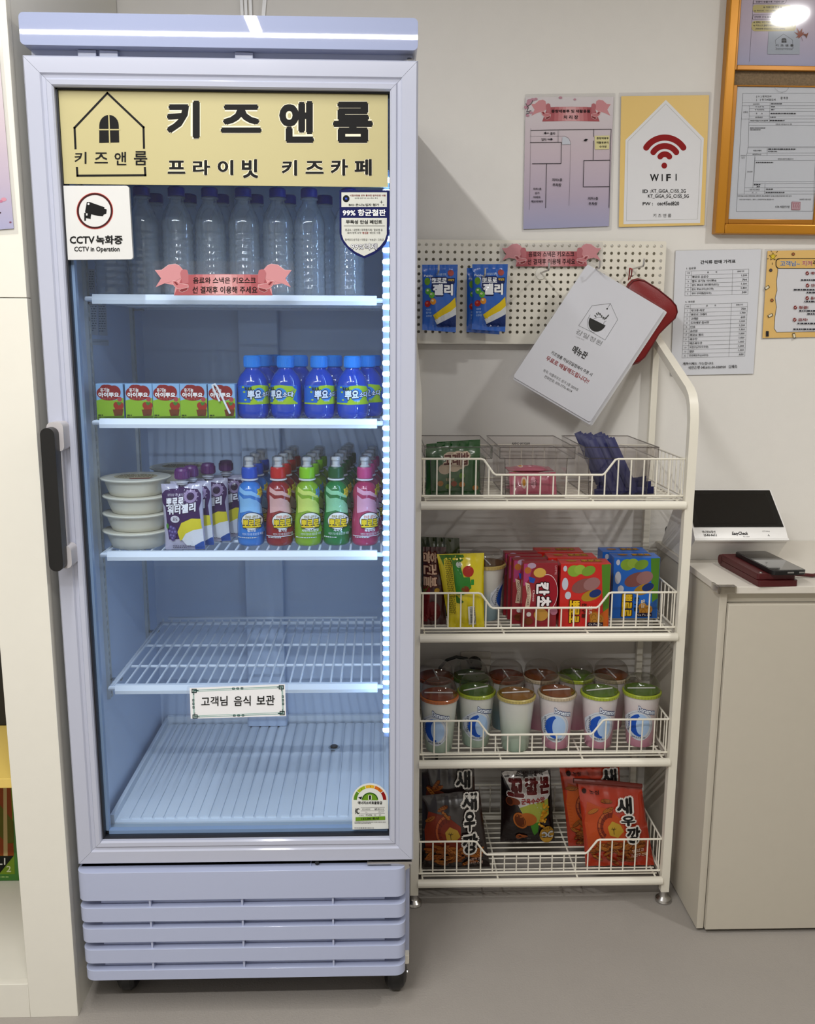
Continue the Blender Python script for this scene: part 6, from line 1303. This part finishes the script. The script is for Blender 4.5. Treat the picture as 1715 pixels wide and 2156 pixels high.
mb = MB(); mb.add([scr(0, .03, .0003), scr(1, .03, .0003), scr(1, .98, .0003), scr(0, .98, .0003), scr(0, .03, .0022), scr(1, .03, .0022), scr(1, .98, .0022), scr(0, .98, .0022)], [(0, 3, 2, 1), (4, 5, 6, 7), (0, 1, 5, 4), (1, 2, 6, 5), (2, 3, 7, 6), (3, 0, 4, 7)])
o = part(TM, 'screen', mb, mat('black_glass', S(9, 9, 9), .06, coat=.5), smooth=False)
mb = MB(); mb.add([scr(.07, .1, .0024), scr(.93, .1, .0024), scr(.93, .88, .0024), scr(.07, .88, .0024)], [(0, 1, 2, 3)]); part(TM, 'display_area', mb, mat('dark_display', S(24, 22, 20), .08), parent=o, smooth=False)
e0 = Vector((.395, .8735)); e1 = Vector((.411, .8925)); en = Vector((-(e1-e0).y, (e1-e0).x)).normalized()
def strip(u, v, h): q = e0+(e1-e0)*(1-v)+en*(h+.0002); return Vector((tx0+(tx1-tx0)*u, q.x, q.y))-Vector(TM.location)
p = Print(strip); K = '#1c1a1a'
p.text('하나정보통신', (.09, .22, .235, .50), K, .03, 1); p.text('1544-0611', (.105, .56, .24, .84), K, .04, 1); p.text('EasyCheck', (.405, .34, .575, .78), K, .03, 2, 0, None, 0, 0, .01); p.text('TS-1000', (.52, .80, .59, .92), '#444444', 0, 1); p.text('X:T-1000-A', (.74, .24, .82, .38), '#444444', 0, 1); p.text('▵', (.785, .62, .81, .8), '#444444', 0, 1); p.make(TM, 'lettering')
c = Vector((tx0-.0006, .525, .925)); part(TM, 'side_port', MB().tube([(c.x+.002, c.y, c.z), (c.x-.001, c.y, c.z)], [.010, .009], 18), M_black)
# wallet and phone
wr = .06
def slab(name, label, cat, cx, cy, w_, l_, z0, h_, r_, m, rz, pn):
    t = thing(name, label, cat, (cx, cy, z0)); t.rotation_euler = (0, 0, rz)
    o = build(pn, MB().prism(rrect(-w_/2, w_/2, -l_/2, l_/2, r_, 4), 'z', 0, h_), m, t)
    bv = o.modifiers.new('soft', 'BEVEL'); bv.width = min(.0025, h_*.3); bv.segments = 2; bv.limit_method = 'ANGLE'; bv.harden_normals = True
    return t
m_wal = mat('wine_leather', S(74, 10, 14), .42, bump=.2, bscale=600)
t = slab('leather_wallet', 'dark wine-red folded leather wallet under the black phone', 'wallet', 1.083, .305, .086, .19, CBZ+.0004, .013, .006, m_wal, wr, 'lower_flap')
o = build('upper_flap', MB().prism(rrect(-.043, .041, -.088, .094, .006, 4), 'z', .0138, .0265), m_wal, t); bv = o.modifiers.new('soft', 'BEVEL'); bv.width = .0025; bv.segments = 2; bv.limit_method = 'ANGLE'; bv.harden_normals = True
build('spine', MB().tube([(-.043, .094, .0135), (.041, .094, .0135)], .0115, 12), m_wal, t); build('rivet', MB().lathe([(.0034, 0), (.003, .0012)], 14, (-.032, -.0785, .0265)), M_chrome, t)
build('wrist_strap', MB().tube([(.042, -.02, .012), (.07, -.03, .009), (.11, -.03, .005), (.15, -.01, .004)], .004, 8), m_wal, t)
t = slab('black_phone', 'black mobile phone lying on the red wallet', 'phone', 1.102, .292, .074, .178, CBZ+.0272, .0095, .009, mat('phone_body', S(14, 14, 15), .3), wr, 'phone_body')
build('screen', MB().prism(rrect(-.034, .034, -.085, .085, .007, 4), 'z', .0096, .0100), mat('black_glass', S(9, 9, 9), .06, coat=.5), t)
for xx, w_ in ((.002, .007), (.026, .006)): build('port', MB().rbox(xx-w_, xx+w_, -.0895, -.0885, .0034, .0066, .0012), mat('port_metal', S(170, 170, 168), .3, metal=.8), t)
c = XZ(1389, 1146, CBZ)
t = thing('black_dongle', 'small black plug-shaped dongle on the worktop edge behind the terminal', 'dongle', (CBX+.022, .614, CBZ+.0004))
o = build('dongle_body', MB().prism(rrect(-.011, .011, .008, .048, .0105, 5), 'y', -.007, .007), M_black, t); bv = o.modifiers.new('soft', 'BEVEL'); bv.width = .003; bv.segments = 2; bv.limit_method = 'ANGLE'; bv.harden_normals = True
build('connector', MB().rbox(-.006, .006, -.003, .003, 0, .009, .0006), M_chrome, t)

# ------------------------------------------------------------------ bookcase on the left
m_bk_ = mat('white_bookcase', S(228, 225, 214), .5, noise=.015, nscale=40)
BX = -.3376; BF = -.0072; BT = 2.3
BC = thing('white_bookcase', 'tall white bookcase with open lower compartment left of the refrigerator', 'bookcase', (-.68, .3, 0))
part(BC, 'front_stile', MB().rbox(-.4305, BX, BF, .011, .0, 1.3778, .0008), m_bk_); part(BC, 'front_stile', MB().rbox(-.4305, BX, BF, .011, 1.3790, BT, .0008), m_bk_)
part(BC, 'side_panel', MB().box(-.356, BX-.001, .011, .65, 0, BT), m_bk_, smooth=False); part(BC, 'side_panel', MB().box(-1.06, -1.042, BF, .65, 0, BT), m_bk_, smooth=False)
part(BC, 'back_panel', MB().box(-1.042, -.356, .62, .65, 0, BT), m_bk_, smooth=False); part(BC, 'plinth_rail', MB().rbox(-1.042, -.4305, BF, .011, 0, .0734, .0008), m_bk_)
part(BC, 'bottom_board', MB().box(-1.042, -.356, .011, .62, .055, .0734), m_bk_, smooth=False)
zy = X(15, 1640, .01).z; zy2 = X(15, 1660, .01).z
part(BC, 'yellow_shelf', MB().rbox(-1.042, -.357, .011, .62, zy2, zy, .001), mat('yellow_shelf_board', S(226, 196, 104), .5)); part(BC, 'shelf_board', MB().box(-1.042, -.356, .011, .62, 1.06, 1.08), m_bk_, smooth=False)
part(BC, 'upper_door', MB().rbox(-1.042, -.4315, BF, .010, 1.06, BT, .0008), m_bk_); part(BC, 'top_board', MB().box(-1.06, BX, BF, .65, BT, BT+.02), m_bk_, smooth=False)
g0 = XZ(42, 1855, .0734); gy = g0.y
GB = thing('game_box', 'green boxed learning game with photo cover in the bookcase compartment', 'game box', (g0.x-.16, gy+.03, .0738)); gtop = zy2-.03
part(GB, 'box_body', MB().rbox(g0.x-.34, g0.x, gy, gy+.06, .0738, gtop, .002), mat('green_card', S(58, 116, 40), .4))
p = Print(on_plane(GB, gy)); Zx_ = lambda a, b: (a/4.15, 1380+b/4.15)
p.poly([Zx_(-400, 1160), Zx_(105, 1160), Zx_(130, 1910), Zx_(-400, 1910)], '#6e8a24'); p.up(); p.poly([Zx_(-400, 1150), Zx_(95, 1150), Zx_(122, 1750), Zx_(-400, 1750)], '#8a4018'); p.up()
p.poly([Zx_(-300, 1150), Zx_(-20, 1280), Zx_(60, 1380), Zx_(118, 1450), Zx_(122, 1640), Zx_(60, 1640), Zx_(-100, 1480)], '#5c5a18'); p.poly([Zx_(30, 1150), Zx_(60, 1150), Zx_(68, 1755), Zx_(32, 1755)], '#b8a070'); p.up(); p.poly([Zx_(-400, 1755), Zx_(120, 1750), Zx_(0, 1900), Zx_(-400, 1900)], '#14160f'); p.up()
p.text('L1', (*Zx_(-14, 1768), *Zx_(48, 1828)), '#d8d8d0', .02); p.text('2', (*Zx_(58, 1836), *Zx_(98, 1890)), '#c8cfa0', .02); p.dense(*Zx_(-60, 1925), *Zx_(100, 1945), 1, '#86a860', .3, 2); p.make(GB, 'printed_cover')
SBx = thing('storage_box', 'black storage box standing on the yellow shelf of the bookcase', 'box', (-.75, .35, zy)); part(SBx, 'box_body', MB().rbox(-.98, -.52, .25, .45, zy+.0005, zy+.28, .004), mat('black_card', S(22, 20, 20), .6)); part(SBx, 'box_lid', MB().rbox(-.985, -.515, .245, .455, zy+.281, zy+.32, .004), mat('black_card', S(22, 20, 20), .6))
t = flat('blossom_poster', 'pink and lavender blossom poster on the bookcase front', 'poster', px_rr((-120, 70), (2, 78), (38, 492), (-90, 500), 2), BF-.0014, BF-.0002, clear('poster_film', (.985, .985, .99), .04, .6, .08), pname='clear_film')
part(t, 'paper', MB().prism([(v.x, v.z) for v in (X(a, b, BF-.002) for a, b in ((-110, 85), (-4, 90), (29, 481), (-80, 490)))], 'y', BF-.0022, BF-.0015), m_lav, smooth=False)
p = Print(on_plane(t, BF-.0022))
for a, b, r, c in ((8, 420, 6, '#c98c9c'), (2, 424, 4, '#b8708a'), (0, 448, 2.5, '#3a2a34'), (22, 468, 2.5, '#7a4a5c'), (-10, 400, 7, '#d4a8b4')): p.ell(a, b, r, r*.7, c, 12)
p.make(t, 'blossom_print')
# straps hanging down the wall behind the fridge
for k, (xa, xb, xt) in enumerate(((511, 506, 6.5), (519, 515, 6), (529, 525, 6), (552, 560, 8))):
    Yk = WALL_Y-.006-.003*(k % 3); a = X(xa, 60, Yk); b = X(xb, -40, Yk); dd = (b-a)/(b.z-a.z); wv = xt/2*.00105
    lo_, hi_ = a+dd*(1.80-a.z), a+dd*(CEIL_Z-.002-a.z)
    mb = MB(); mb.add([(lo_.x-wv, Yk, lo_.z), (lo_.x+wv, Yk, lo_.z), (hi_.x+wv, Yk, hi_.z), (hi_.x-wv, Yk, hi_.z), (lo_.x-wv, Yk+.0012, lo_.z), (lo_.x+wv, Yk+.0012, lo_.z), (hi_.x+wv, Yk+.0012, hi_.z), (hi_.x-wv, Yk+.0012, hi_.z)], [(0, 1, 2, 3), (7, 6, 5, 4), (0, 4, 5, 1), (3, 2, 6, 7), (0, 3, 7, 4), (1, 5, 6, 2)])
    o = build('plastic_strap', mb, mat('milky_plastic_strap', S(232, 232, 232), .3), None, smooth=False); tag(o, 'milky plastic strap hanging down the wall behind the refrigerator', 'strap', 'straps behind the refrigerator')
